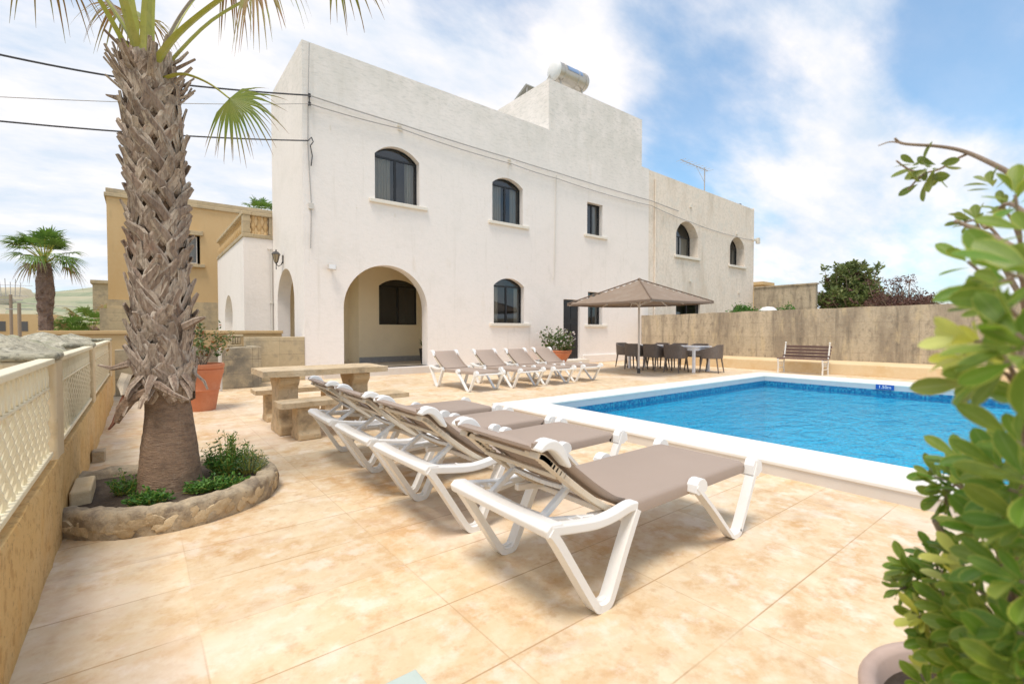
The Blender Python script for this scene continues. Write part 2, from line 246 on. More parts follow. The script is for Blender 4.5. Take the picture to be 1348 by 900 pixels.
def mosaic_mat(name, c1, c2, c3, scale):
    m = bpy.data.materials.new(name); m.use_nodes = True; n = m.node_tree.nodes; l = m.node_tree.links
    p = n['Principled BSDF']; p.inputs['Roughness'].default_value = .3
    ge = n.new('ShaderNodeNewGeometry'); sn = n.new('ShaderNodeVectorMath'); sn.operation = 'SNAP'; l.new(ge.outputs['Position'], sn.inputs[0]); sn.inputs[1].default_value = (scale, scale, scale)
    wn = n.new('ShaderNodeTexWhiteNoise'); l.new(sn.outputs[0], wn.inputs[0]); cr_ = n.new('ShaderNodeValToRGB'); l.new(wn.outputs[0], cr_.inputs[0])
    cr_.color_ramp.elements[0].color = (*c1, 1); cr_.color_ramp.elements[1].color = (*c2, 1); e = cr_.color_ramp.elements.new(.5); e.color = (*c3, 1)
    l.new(cr_.outputs[0], p.inputs['Base Color']); return m
M['tileband'] = mosaic_mat('waterline_mosaic', (.012, .11, .26), (.04, .30, .44), (.02, .17, .34), .03)
M['pooltile'] = mosaic_mat('pool_mosaic', (.001, .50, .68), (.003, .64, .79), (.002, .57, .73), .04)

# ------------------------------------------------------------------ mesh building
class MB:
    def __init__(s): s.v = []; s.f = []; s.a = {}
    def add(s, vs, fs, at=None):
        o = len(s.v); s.v += [tuple(x) for x in vs]; s.f += [tuple(i + o for i in q) for q in fs]
        if at:
            for i, x in enumerate(at): s.a[o + i] = x
    def box(s, a, b):
        x0, y0, z0 = a; x1, y1, z1 = b
        s.add([(x0, y0, z0), (x1, y0, z0), (x1, y1, z0), (x0, y1, z0), (x0, y0, z1), (x1, y0, z1), (x1, y1, z1), (x0, y1, z1)],
              [(0, 3, 2, 1), (4, 5, 6, 7), (0, 1, 5, 4), (1, 2, 6, 5), (2, 3, 7, 6), (3, 0, 4, 7)]); return s
    def bar(s, p, q, w, t, up=(0, 0, 1), w2=None, t2=None):
        p, q = Vector(p), Vector(q); d = (q - p).normalized(); u = Vector(up)
        if abs(d.dot(u)) > .98: u = Vector((1, 0, 0))
        sx = d.cross(u).normalized(); sy = sx.cross(d).normalized(); w2 = w2 or w; t2 = t2 or t
        vs = [c + sx * i * ww / 2 + sy * j * tt / 2 for c, ww, tt in ((p, w, t), (q, w2, t2)) for i, j in ((-1, -1), (1, -1), (1, 1), (-1, 1))]
        s.add(vs, [(3, 2, 1, 0), (4, 5, 6, 7), (0, 1, 5, 4), (1, 2, 6, 5), (2, 3, 7, 6), (3, 0, 4, 7)]); return s
    def tube(s, pts, r, n=8, caps=True):
        pts = [Vector(p) for p in pts]; k = len(pts); rs = r if isinstance(r, (list, tuple)) else [r] * k
        t0 = (pts[1] - pts[0]).normalized(); u = t0.orthogonal().normalized(); vs = []
        for i, p in enumerate(pts):
            t = (pts[min(i + 1, k - 1)] - pts[max(i - 1, 0)]).normalized(); u = (u - t * u.dot(t)).normalized(); b = t.cross(u)
            vs += [p + (u * math.cos(2 * math.pi * j / n) + b * math.sin(2 * math.pi * j / n)) * rs[i] for j in range(n)]
        fs = [(i * n + j, i * n + (j + 1) % n, (i + 1) * n + (j + 1) % n, (i + 1) * n + j) for i in range(k - 1) for j in range(n)]
        if caps: fs += [tuple(range(n - 1, -1, -1)), tuple((k - 1) * n + j for j in range(n))]
        s.add(vs, fs); return s
    def lathe(s, c, prof, n=32, axis='z', jit=0):
        vs = []; k = len(prof)
        for r, h in prof:
            for j in range(n):
                a = 2 * math.pi * j / n; x, y = r * math.cos(a), r * math.sin(a)
                vs.append((c[0] + x, c[1] + y, c[2] + h) if axis == 'z' else (c[0] + h, c[1] + x, c[2] + y))
        s.add(vs, [(i * n + j, i * n + (j + 1) % n, (i + 1) * n + (j + 1) % n, (i + 1) * n + j) for i in range(k - 1) for j in range(n)]); return s
    def prism(s, pts, fn, d0, d1):
        """2-D outline extruded; fn(a, b, d) -> xyz"""
        n = len(pts); vs = [fn(a, b, d0) for a, b in pts] + [fn(a, b, d1) for a, b in pts]
        tri = geometry.tessellate_polygon([[Vector((a, b, 0)) for a, b in pts]])
        fs = [tuple(t) for t in tri] + [tuple(n + i for i in reversed(t)) for t in tri] + [(i, (i + 1) % n, n + (i + 1) % n, n + i) for i in range(n)]
        s.add(vs, fs); return s
    def sheet(s, outer, holes, fn):
        """flat sheet with holes at depth 0 plus reveals (hole, depth)"""
        loops = [[Vector((a, b, 0)) for a, b in outer]] + [[Vector((a, b, 0)) for a, b in h] for h, d in holes]
        flat = [p for l_ in loops for p in l_]; tri = geometry.tessellate_polygon(loops)
        s.add([fn(p.x, p.y, 0) for p in flat], [tuple(t) for t in tri])
        for h, d in holes:
            n = len(h)
            s.add([fn(a, b, 0) for a, b in h] + [fn(a, b, d) for a, b in h], [(i, (i + 1) % n, n + (i + 1) % n, n + i) for i in range(n)])
        return s
    def obj(s, name, mat, parent=None, smooth=False, bevel=0, angle=40, seg=2, recalc=True):
        me = bpy.data.meshes.new(name); me.from_pydata(s.v, [], s.f); me.validate(); me.update()
        if s.a:
            at = me.attributes.new('lf', 'FLOAT', 'POINT')
            for i, x in s.a.items():
                if i < len(me.vertices): at.data[i].value = x
        if recalc:
            import bmesh
            bm = bmesh.new(); bm.from_mesh(me); bmesh.ops.recalc_face_normals(bm, faces=bm.faces); bm.to_mesh(me); bm.free()
        me.materials.append(M[mat]); o = bpy.data.objects.new(name, me); col.objects.link(o)
        if smooth:
            for p in me.polygons: p.use_smooth = True
            if angle < 180:
                try: me.set_sharp_from_angle(angle=R(angle))
                except Exception: pass
        if bevel:
            b = o.modifiers.new('bevel', 'BEVEL'); b.width = bevel; b.segments = seg; b.limit_method = 'ANGLE'; b.angle_limit = R(35)
        if parent: o.parent = parent
        return o
def tag(o, label=None, cat=None, group=None, kind=None):
    if label: o['label'] = label
    if cat: o['category'] = cat
    if group: o['group'] = group
    if kind: o['kind'] = kind
    return o
def thing(name, label, cat, loc=(0, 0, 0), rz=0, group=None):
    o = bpy.data.objects.new(name, None); o.empty_display_size = .2; col.objects.link(o); o.location = loc; o.rotation_euler = (0, 0, rz)
    return tag(o, label, cat, group)
def copy_tree(o, parent=None):
    c = o.copy(); col.objects.link(c)
    if parent: c.parent = parent
    for ch in list(o.children): copy_tree(ch, c)
    return c
def rnd(a, b): return random.uniform(a, b)
def rvec():
    while True:
        v = Vector((rnd(-1, 1), rnd(-1, 1), rnd(-1, 1)))
        if .05 < v.length < 1: return v.normalized()
def rough(o, amp, scale, sub=0):
    """push vertices about so that a hand-laid surface is uneven"""
    from mathutils import noise
    for v in o.data.vertices: v.co += noise.noise_vector(v.co * scale) * amp
XZ = lambda y0: (lambda a, b, d: (a, y0 + d, b))     # a = x, b = z
YZ = lambda x0: (lambda a, b, d: (x0 + d, a, b))     # a = y, b = z
def arch(a0, a1, z0, zs, rise, n=14):
    """opening outline: flat sill, straight jambs to zs, elliptic or segmental head of the given rise"""
    c = (a0 + a1) / 2; h = (a1 - a0) / 2
    if rise <= 0: return [(a0, z0), (a1, z0), (a1, zs), (a0, zs)]
    if rise >= h * .95: arc = [(c + h * math.cos(math.pi * i / n), zs + rise * math.sin(math.pi * i / n)) for i in range(n + 1)]
    else:
        r = (h * h + rise * rise) / (2 * rise); t = math.asin(h / r)
        arc = [(c + r * math.sin(t - 2 * t * i / n), zs + rise - r + r * math.cos(t - 2 * t * i / n)) for i in range(n + 1)]
    return [(a0, z0), (a1, z0)] + arc
# ------------------------------------------------------------------ the ground, patio and pool
def ring(x0, x1, y0, y1, hx0, hx1, hy0, hy1, z, m):
    for a, b, c, d in ((x0, x1, hy1, y1), (x0, x1, y0, hy0), (x0, hx0, hy0, hy1), (hx1, x1, hy0, hy1)):
        m.add([(a, c, z), (b, c, z), (b, d, z), (a, d, z)], [(0, 1, 2, 3)])
    return m
PX0, PX1, PY0, PY1, CZ = 4.77, 11.8, -7.0, 5.2, .12
ring(-1500, 1500, -300, 2200, PX0 - .2, PX1 + .2, PY0 - .2, PY1 + .2, -.25, MB()).obj('ground', 'earth').__setitem__('kind', 'structure')
ring(-.4, 16.6, -12, 12.3, PX0 - .1, PX1 + .1, PY0 - .1, PY1 + .1, 0, MB()).obj('patio', 'patio').__setitem__('kind', 'structure')
pool = thing('swimming_pool', 'rectangular blue tiled swimming pool with white stone coping beside the loungers', 'swimming pool')
m = MB()
CO = (4.1, 12.7, -7.6, 5.72)
for a, b in (((CO[0], CO[2], CZ - .03), (PX0, CO[3], CZ)), ((PX1, CO[2], CZ - .03), (CO[1], CO[3], CZ)), ((PX0 + .001, PY1, CZ - .03), (PX1 - .001, CO[3], CZ))): m.box(a, b)
m.obj('coping', 'coping', pool, bevel=.006)
m = MB()
m.box((CO[0] + .012, CO[2], -.02), (PX0 - .004, CO[3] - .012, CZ - .031)).box((PX1 + .004, CO[2], -.02), (CO[1] - .012, CO[3] - .012, CZ - .031)).box((PX0, PY1 + .004, -.02), (PX1, CO[3] - .012, CZ - .031))
m.obj('coping_riser', 'riser', pool)
def inner(z0, z1, off):
    q = MB(); a, b, c, d = PX0 + off, PX1 - off, PY0 + off, PY1 - off
    vs = [(x, y, z) for z in (z0, z1) for x, y in ((a, c), (b, c), (b, d), (a, d))]
    q.add(vs, [(0, 4, 5, 1), (1, 5, 6, 2), (2, 6, 7, 3), (3, 7, 4, 0)]); return q
inner(.0, CZ - .031, -.002).obj('pool_wall_band', 'poolgrout', pool)
inner(-.16, .0, 0).obj('waterline_tiles', 'tileband', pool)
q = inner(-1.5, -.16, 0); q.add([(PX0, PY0, -1.5), (PX1, PY0, -1.5), (PX1, PY1, -1.5), (PX0, PY1, -1.5)], [(0, 1, 2, 3)]); q.obj('basin', 'pooltile', pool)
o = MB(); o.add([(PX0 - .001, PY0, -.085), (PX1 + .001, PY0, -.085), (PX1 + .001, PY1 + .001, -.085), (PX0 - .001, PY1 + .001, -.085)], [(0, 1, 2, 3)]); wo = o.obj('pool_water', 'water'); wo['kind'] = 'structure'
# depth plate on the far side of the pool
sg = thing('depth_sign', 'small blue pool depth plate with white lettering on the far coping edge', 'sign', (PX1 - .012, 2.86, .06))
MB().box((-.008, -.15, -.05), (0, .15, .048)).obj('plate', 'signblue', sg, bevel=.003)
fc = bpy.data.curves.new('sign_text', 'FONT'); fc.body = '1.50m'; fc.size = .085; fc.align_x = 'CENTER'; fc.align_y = 'CENTER'; fc.extrude = .001
fo = bpy.data.objects.new('t', fc); col.objects.link(fo); bpy.context.view_layer.update()
me = bpy.data.meshes.new_from_object(fo.evaluated_get(bpy.context.evaluated_depsgraph_get())); bpy.data.objects.remove(fo)
me.materials.clear(); me.materials.append(M['signwhite']); to = bpy.data.objects.new('lettering', me); col.objects.link(to); to.parent = sg
to.rotation_euler = (R(90), 0, R(-90)); to.location = (-.0105, 0, 0)
tag(MB().box((.54, 1.28, .001), (.745, 1.50, .012)).obj('drain_cover', 'drain', bevel=.003), 'pale green glazed drain plate set in the paving', 'drain cover')

# ------------------------------------------------------------------ windows
def window(parent, o0, o1, z0, zs, rise, Y, wallY, sill=True, curt=(.42, .8), frame='black', mull=True, transom=True, surround=None):
    """a framed window at y=Y facing -Y"""
    b = .036; c = (o0 + o1) / 2
    fr = MB(); op = arch(o0, o1, z0, zs, rise, 12); inn = arch(o0 + b, o1 - b, z0 + b, zs if rise > 0 else zs - b, max(rise - b * .6, 0), 12)
    n = len(op)
    vs = [(a, Y + d, z) for d in (0, .05) for lp in (op, inn) for a, z in lp]
    fs = []
    for i in range(n):
        j = (i + 1) % n
        fs += [(i, j, n + j, n + i), (2 * n + i, 3 * n + i, 3 * n + j, 2 * n + j), (n + i, n + j, 3 * n + j, 3 * n + i)]
    fr.add(vs, fs)
    if mull: fr.box((c - .03, Y + .002, z0 + b), (c + .03, Y + .048, zs))
    if transom and rise > 0: fr.box((o0 + b, Y + .004, zs - .03), (o1 - b, Y + .046, zs + .02))
    if not transom and mull: fr.box((c - .028, Y + .003, zs), (c + .028, Y + .047, zs + rise - .05 if rise > 0 else zs))
    f = fr.obj('window', frame, parent)
    pn = MB(); pv = [(a, Y + .025, z) for a, z in arch(o0 + .01, o1 - .01, z0 + .01, zs, max(rise - .01, 0), 12)]
    tri = geometry.tessellate_polygon([[Vector((v[0], v[2], 0)) for v in pv]]); pn.add(pv, [tuple(t) for t in tri]); po = pn.obj('pane', 'glass', f, recalc=False)
    if po.data.polygons[0].normal.y > 0: po.data.flip_normals()
    cus = []
    for a0, a1 in ((o0 + .02, o0 + (o1 - o0) * curt[0]), (o0 + (o1 - o0) * curt[1], o1 - .02)):
        k = max(6, int((a1 - a0) / .02)); vs = []; cu = MB()
        for i in range(k + 1):
            a = a0 + (a1 - a0) * i / k; y = Y + .16 + .025 * math.sin(a * 75) + .01 * math.sin(a * 31)
            vs += [(a, y, z0), (a, y, zs + .05)]
        cu.add(vs, [(2 * i, 2 * i + 2, 2 * i + 3, 2 * i + 1) for i in range(k)])
        if a1 - a0 > .06: cu.obj('curtain', 'curtain', f)
    rm = MB(); rm.box((o0 - .03, Y + .06, z0 - .03), (o1 + .03, Y + .9, zs + rise + .03)); rm.f = [q for i, q in enumerate(rm.f) if i != 2]; rm.obj('dark_interior', 'room', f, recalc=False)
    if sill:
        s_ = MB().box((o0 - .16, wallY - .07, z0 - .10), (o1 + .24, Y - .002, z0 - .002)); s_.obj('sill', 'sill', f, bevel=.012)
    if surround:
        ow = arch(o0 - surround, o1 + surround, z0, zs, rise + surround if rise > 0 else 0, 12)
    return f

FY = 12.2
house = thing('white_villa', 'white two-storey villa with arched porch, arched windows and square roof tower', 'house', (3.15, FY, 0))
house.location = (0, 0, 0)
wins = [(4.95, 6.25, 4.69, 5.89, .30), (8.78, 10.02, 4.66, 5.86, .24), (8.83, 10.08, 1.44, 2.64, .25), (13.11, 13.96, 4.78, 5.97, 0), (13.17, 13.98, 1.43, 2.65, 0)]
holes = [(arch(a, b, z0 - .002, zs, r, 12), .17) for a, b, z0, zs, r in wins]
holes.append((arch(4.10, 6.49, .2, 1.77, 1.19, 28), .34))
holes.append((arch(11.9, 12.74, .17, 2.32, 0), .12))
outer = [(3.15, 0.0), (16.85, 0.0), (16.85, 7.95), (16.36, 7.95), (16.36, 9.85), (11.18, 9.85), (11.18, 8.12), (3.15, 8.18)]
m = MB(); m.sheet(outer, holes, XZ(FY)); m.obj('front_wall', 'white', house, recalc=False)
# side wall with the narrow arch
m = MB(); m.sheet([(12.2, 0), (15.58, 0), (15.58, 8.18), (12.2, 8.18)], [(arch(13.14, 15.05, .2, 1.95, .94, 24), .34)], YZ(3.15)); m.obj('side_wall', 'white', house, recalc=False)
# body: back, tower sides, roofs
m = MB()
m.add([(3.15, 15.58, 0), (11.18, 15.58, 0), (11.18, 15.58, 8.15), (3.15, 15.58, 8.18)], [(0, 1, 2, 3)])
m.add([(11.18, FY, 7.3), (11.18, 18.6, 7.3), (11.18, 18.6, 9.85), (11.18, FY, 9.85)], [(0, 1, 2, 3)])
m.add([(16.36, FY, 7.3), (16.36, 18.6, 7.3), (16.36, 18.6, 9.85), (16.36, FY, 9.85)], [(0, 3, 2, 1)])
m.add([(11.18, 18.6, 0), (16.85, 18.6, 0), (16.85, 18.6, 7.95), (16.36, 18.6, 7.95), (16.36, 18.6, 9.85), (11.18, 18.6, 9.85)], [(0, 1, 2, 3, 4, 5)])
m.add([(16.85, FY, 0), (16.85, 18.6, 0), (16.85, 18.6, 7.95), (16.85, FY, 7.95)], [(0, 1, 2, 3)])
m.add([(11.18, 15.58, 0), (11.18, 18.6, 0), (11.18, 18.6, 9.8), (11.18, 15.58, 9.8)], [(0, 1, 2, 3)])
m.obj('back_wall', 'white', house)
m = MB()
def parapet(x0, x1, y0, y1, zt, t=.22, d=.55):
    m.box((x0 + .002, y0 + .002, zt - d - .2), (x1 - .002, y1 - .002, zt - d))
    m.box((x0 + .004, y0 + .004, zt - d), (x1 - .004, y0 + t, zt - .004)); m.box((x0 + .004, y1 - t, zt - d), (x1 - .004, y1 - .004, zt - .004))
    m.box((x0 + .004, y0 + t, zt - d), (x0 + t, y1 - t, zt - .004)); m.box((x1 - t, y0 + t, zt - d), (x1 - .004, y1 - t, zt - .004))
parapet(3.15, 11.178, FY, 15.58, 8.12); parapet(11.18, 16.36, FY, 18.6, 9.85); parapet(16.362, 16.85, FY, 18.6, 7.95, .1)
m.obj('roof', 'whitetop', house)
# porch interior, open to the two arches
m = MB()
zf, zc = .2, 3.25
m.add([(5.3, 14.4, zf), (7.4, 14.4, zf), (7.4, 14.4, zc), (5.3, 14.4, zc)], []) 
m.v = []; m.f = []
m.sheet([(5.3, zf), (7.4, zf), (7.4, zc), (5.3, zc)], [(arch(5.95, 7.26, 1.39, 2.62, .22, 12), .12)], XZ(14.4))
m.add([(5.3, 14.4, zf), (5.3, 15.3, zf), (5.3, 15.3, zc), (5.3, 14.4, zc)], [(0, 1, 2, 3)])
m.add([(3.49, 15.3, zf), (5.3, 15.3, zf), (5.3, 15.3, zc), (3.49, 15.3, zc)], [(0, 1, 2, 3)])
m.add([(7.4, 12.54, zf), (7.4, 14.4, zf), (7.4, 14.4, zc), (7.4, 12.54, zc)], [(0, 1, 2, 3)])
m.add([(3.17, 12.22, zc), (7.4, 12.22, zc), (7.4, 15.3, zc), (3.17, 15.3, zc)], [(0, 1, 2, 3)])
# inside faces of the two arched walls
m.sheet([(3.49, zf), (7.4, zf), (7.4, zc), (3.49, zc)], [(arch(4.10, 6.49, .201, 1.77, 1.19, 28), 0)], XZ(FY + .34))
m.sheet([(12.54, zf), (15.3, zf), (15.3, zc), (12.54, zc)], [(arch(13.14, 15.05, .201, 1.95, .94, 24), 0)], YZ(3.49))
m.obj('porch_wall', 'porch', house, recalc=False)
MB().box((3.17, 12.21, .05), (7.4, 15.3, .2)).obj('porch_floor', 'porchfloor', house)
MB().box((3.55, 12.06, -.02), (7.3, 12.198, .185)).obj('porch_step', 'riser', house, bevel=.01)
MB().box((5.302, 14.37, .2), (7.39, 14.399, .37)).obj('skirting', 'skirt', house)
for i, (a, b, z0, zs, r) in enumerate(wins):
    window(house, a, b, z0, zs, r, FY + .17, FY, curt=((.44, .78), (.46, .74), (.30, .86), (.3, .72), (.25, .9))[i])
window(house, 5.95, 7.26, 1.39, 2.62, .22, 14.44, 14.4, sill=False, curt=(.03, .98))
# door
dr = MB().box((11.9, FY + .10, .17), (12.74, FY + .15, 2.32)).obj('door', 'door', house)
d2 = MB()
for z0, z1 in ((.3, .95), (1.1, 1.45), (1.6, 2.2)):
    for x0, x1 in ((11.98, 12.28), (12.36, 12.66)): d2.box((x0, FY + .085, z0), (x1, FY + .098, z1))
d2.obj('door_panels', 'black', dr, bevel=.01)
MB().tube([(11.98, FY + .08, 1.12), (11.98, FY + .03, 1.12), (12.08, FY + .03, 1.12)], .012, 6).obj('handle', 'steel', dr)
MB().box((11.0, FY - .38, 0), (12.85, FY - .002, .165)).obj('door_step', 'sill', house, bevel=.015)
MB().box((12.86, FY - .09, 0), (16.80, FY - .003, .30)).obj('plinth', 'white', house, bevel=.02)
MB().box((7.32, FY - .05, 0), (10.98, FY - .003, .12)).obj('plinth', 'white', house, bevel=.015)
m = MB()
for x, z in ((5.64, 6.78), (9.44, 6.69), (5.66, 6.68), (9.46, 6.6)): m.box((x - .05, FY - .03, z - .025), (x + .07, FY - .002, z + .03))
for x, z, h in ((4.45, 4.36, .02), (5.5, 4.3, .08), (3.8, 6.2, .12), (10.3, 6.5, .08)): m.box((x, FY - .012, z), (x + .015, FY - .002, z + h))
m.obj('cable_clip', 'sill', house)
m = MB().box((3.27, FY - .05, 4.16), (3.38, FY - .002, 4.30)); m.obj('junction_box', 'pipe', house)

def cable(name, pts, r, mat, label, cat='cable', sag=0, group=None):
    P = []
    for a, b in zip(pts, pts[1:]):
        a, b = Vector(a), Vector(b)
        for i in range(8):
            t = i / 8; p = a.lerp(b, t); p.z -= sag * 4 * t * (1 - t) * (b - a).length / 10; P.append(p)
    P.append(Vector(pts[-1])); o = MB().tube(P, r, 6).obj(name, mat, smooth=True)
    return tag(o, label, cat, group)
fy = FY - .09
cable('wall_cable', [(3.29, fy, 6.86), (5.64, fy, 6.80), (9.44, fy, 6.72), (11.49, fy, 6.68), (16.9, fy, 6.62), (18.9, fy, 6.50)], .016, 'wiregrey', 'upper grey cable strung along the top of the white facade', sag=.04)
cable('wall_cable', [(3.29, fy, 6.66), (5.66, fy, 6.68), (9.46, fy, 6.56), (11.49, fy, 6.48), (16.9, fy, 6.42), (19.9, fy, 6.15), (23.6, fy, 6.0), (26.1, fy, 6.05)], .014, 'wiregrey', 'lower grey cable that sags on along the neighbouring house', sag=.12)
cable('drop_cable', [(11.49, fy + .04, 6.6), (11.46, fy + .05, 4.8), (11.42, fy + .05, 3.2), (11.36, fy + .05, 2.98)], .013, 'pipe', 'pale conduit hanging down the facade between window and tower', sag=.1)
cable('drop_cable', [(3.3, fy, 8.1), (3.28, fy + .06, 6.9), (3.26, fy + .06, 5.7), (3.33, fy + .06, 4.25), (3.3, fy + .06, 3.2)], .010, 'wiregrey', 'thin cable running down the left corner of the white facade', sag=.1)
cable('overhead_cable', [(-5.5, 10.6, 5.1), (-1.88, 12.0, 5.96), (-.28, 12.2, 6.17), (3.29, fy, 6.86)], .018, 'wire', 'thick black overhead cable meeting the upper wall bracket', sag=.1)
cable('overhead_cable', [(-5.5, 11.8, 4.4), (-1.9, 12.6, 5.45), (3.29, fy, 6.66)], .007, 'wiregrey', 'thinnest grey overhead wire just below the upper black cable', sag=.1)
cable('overhead_cable', [(-5.5, 11.0, 4.35), (-1.88, 12.1, 4.85), (3.25, fy, 5.77)], .015, 'wire', 'black overhead cable tied to the facade corner lower down', sag=.12)
cable('cable_loop', [(3.25, fy, 5.77), (3.33, fy, 5.87), (3.37, fy, 5.77), (3.30, fy, 5.66), (3.36, fy + .05, 5.45), (3.33, fy + .05, 5.2)], .012, 'wire', 'coiled end of the lower cable on the facade corner', sag=0)
t = thing('cable_bracket', 'small dark two-insulator cable bracket near the facade corner', 'bracket', (3.29, FY, 6.75))
MB().tube([(0, -.1, -.13), (0, -.1, .13)], .012, 6).bar((0, -.1, .1), (0, 0, .1), .02, .02).bar((0, -.1, -.1), (0, 0, -.1), .02, .02).obj('bracket_bar', 'iron', t)
for z in (.11, -.09): MB().lathe((0, -.1, z), [(.0, -.04), (.035, -.035), (.02, 0), (.035, .03), (0, .04)], 10).obj('insulator', 'wire', t)

# wall lights
t = thing('floodlight', 'small pale floodlight mounted left of the porch arch', 'wall light', (3.78, FY, 2.78))
MB().box((-.10, -.16, -.07), (.10, -.08, .07)).obj('lamp_body', 'pipe', t, bevel=.015)
MB().box((-.08, -.165, -.052), (.08, -.16, .052)).obj('lamp_glass', 'signwhite', t)
MB().box((-.025, -.08, -.02), (.025, 0, .02)).obj('arm', 'steel', t)
t = thing('wall_lantern', 'dark iron carriage lantern above the narrow side arch', 'lantern', (3.15, 14.3, 3.22))
MB().lathe((-.18, 0, -.02), [(.04, -.13), (.09, .08), (.095, .09)], 6).obj('lantern_glass', 'lampglass', t)
m = MB().lathe((-.18, 0, -.02), [(.0, -.18), (.02, -.16), (.044, -.13)], 6).lathe((-.18, 0, -.02), [(.12, .09), (.065, .16), (.02, .18), (.016, .22), (0, .23)], 6)
for k in range(6):
    a = math.pi / 3 * k; m.bar((-.18 + .042 * math.cos(a), .042 * math.sin(a), -.15), (-.18 + .096 * math.cos(a), .096 * math.sin(a), .07), .01, .01)
m.obj('lantern_frame', 'iron', t)
MB().tube([(0, 0, -.05), (-.05, 0, -.2), (-.12, 0, -.25), (-.18, 0, -.19)], .012, 6).box((-.02, -.05, -.16), (0, .05, .06)).tube([(-.18, 0, -.19), (-.18, 0, -.34)], .011, 6).obj('bracket', 'iron', t)
# white vent on the tower side, lower cap
t = thing('vent_cap', 'round white vent cap on the left side of the tower', 'vent', (11.18, 14.3, 8.75))
MB().lathe((-.12, 0, 0), [(0, 0), (.12, .0), (.14, .03), (.14, .10), (.10, .12)], 16, 'x').obj('cap', 'whitemetal', t)

# solar water heater on the tower
t = thing('solar_water_heater', 'steel solar water heater tank lying on the corner of the tower roof', 'water heater', (12.1, 12.9, 10.02))
MB().lathe((-.12, 0, .70), [(0, 0), (.2, .01), (.30, .05), (.335, .09), (.335, 1.60), (.30, 1.66), (.2, 1.69), (0, 1.70)], 28, 'x').obj('tank', 'steel', t, smooth=True)
MB().lathe((-.125, 0, .70), [(0, -.008), (.21, .0), (.308, .045), (.341, .085), (.341, .15)], 28, 'x').obj('tank_end', 'whitemetal', t, smooth=True)
m = MB()
for x in (.25, .95, 1.35): m.lathe((x, 0, .70), [(.338, 0), (.346, .01), (.346, .05), (.338, .06)], 28, 'x')
m.obj('strap', 'steel', t, smooth=True)
q = MB(); a0 = R(100)
vs = []
for i in range(9):
    a = R(140 + 36 * i / 8); vs += [(x, .342 * math.cos(a), .70 + .342 * math.sin(a)) for x in (.38, 1.16)]
q.add(vs, [(2 * i, 2 * i + 1, 2 * i + 3, 2 * i + 2) for i in range(8)]); q.obj('label_panel', 'bluelabel', t)
m = MB()
for x in (.15, 1.25): m.bar((x, -.25, .0), (x, -.12, .42), .04, .04).bar((x, .3, .0), (x, .12, .42), .04, .04).bar((x, -.25, .02), (x, .3, .02), .04, .04)
m.tube([(-.1, .1, .6), (-.25, .2, .3), (-.1, .4, .0)], .02, 6); m.obj('stand', 'steel', t)
t = thing('solar_collector', 'dark tilted solar collector panel behind the tank on the tower', 'solar panel', (11.6, 14.3, 9.86))
m = MB(); m.add([(.05, -.3, .70), (1.3, -.3, .70), (1.3, 1.2, .0), (.05, 1.2, .0), (.05, -.36, .62), (1.3, -.36, .62), (1.3, 1.14, -.06), (.05, 1.14, -.06)], [(0, 1, 2, 3), (7, 6, 5, 4), (0, 4, 5, 1), (1, 5, 6, 2), (2, 6, 7, 3), (3, 7, 4, 0)])
m.obj('panel', 'panel', t)
MB().bar((.1, -.3, .66), (.1, -.3, -.5), .04, .04).bar((1.2, -.3, .66), (1.2, -.3, -.5), .04, .04).bar((.1, -.3, .05), (1.2, -.3, .05), .04, .04).obj('panel_leg', 'steel', t)

# ------------------------------------------------------------------ annex with balustrade terrace
an = thing('white_annex', 'low white annex with stone balustrade terrace and narrow arched doorway', 'annex')
m = MB(); X0, Y0, Y1, ZT = 2.38, 15.6, 21.4, 3.9
m.sheet([(Y0, 0), (Y1, 0), (Y1, ZT), (Y0, ZT)], [(arch(17.75, 19.6, 0, 1.5, .9, 16), .25)], YZ(X0))
m.add([(X0, Y0, 0), (9, Y0, 0), (9, Y0, ZT), (X0, Y0, ZT)], [(0, 1, 2, 3)]); m.add([(X0, Y1, 0), (9, Y1, 0), (9, Y1, ZT), (X0, Y1, ZT)], [(3, 2, 1, 0)])
m.add([(9, Y0, 0), (9, Y1, 0), (9, Y1, ZT), (9, Y0, ZT)], [(0, 1, 2, 3)])
m.add([(X0, Y0, ZT), (9, Y0, ZT), (9, Y1, ZT), (X0, Y1, ZT)], [(0, 1, 2, 3)]); m.obj('wall', 'white', an, recalc=False)
MB().box((X0 + .12, 17.7, 0), (X0 + .2, 18.45, 2.4)).obj('door', 'black', an)
MB().box((X0 + .22, 17.6, 0), (X0 + .26, 19.7, 2.5)).obj('doorway_back', 'white', an)
m = MB()
def baluster_run(m, p, q, n, z0, h):
    p, q = Vector(p), Vector(q)
    for i in range(n):
        c = p.lerp(q, (i + .5) / n)
        m.lathe((c.x, c.y, z0), [(.06, 0), (.06, .06), (.035, .1), (.085, .24), (.05, .36), (.035, .42), (.06, .46), (.06, h)], 10)
baluster_run(m, (X0 + .10, Y0 + .3, 0), (X0 + .10, Y1, 0), 17, 4.02, .53)
baluster_run(m, (X0 + .18, Y0 + .10, 0), (3.06, Y0 + .10, 0), 3, 4.02, .53)
m.obj('balusters', 'beige', an, smooth=True)
m = MB().box((X0 - .03, Y0 - .03, 3.902), (X0 + .27, Y1, 4.02)).box((X0 + .27, Y0 - .03, 3.902), (3.2, Y0 + .27, 4.02))
m.box((X0 - .03, Y0 - .03, 4.55), (X0 + .22, Y1, 4.65)).box((X0 + .22, Y0 - .03, 4.55), (3.147, Y0 + .22, 4.65))
m.box((X0 - .01, Y0 - .01, 4.022), (X0 + .18, Y0 + .25, 4.548)).box((3.06, Y0 - .01, 4.022), (3.145, Y0 + .25, 4.548)); m.obj('handrail', 'beigeold', an, bevel=.015)
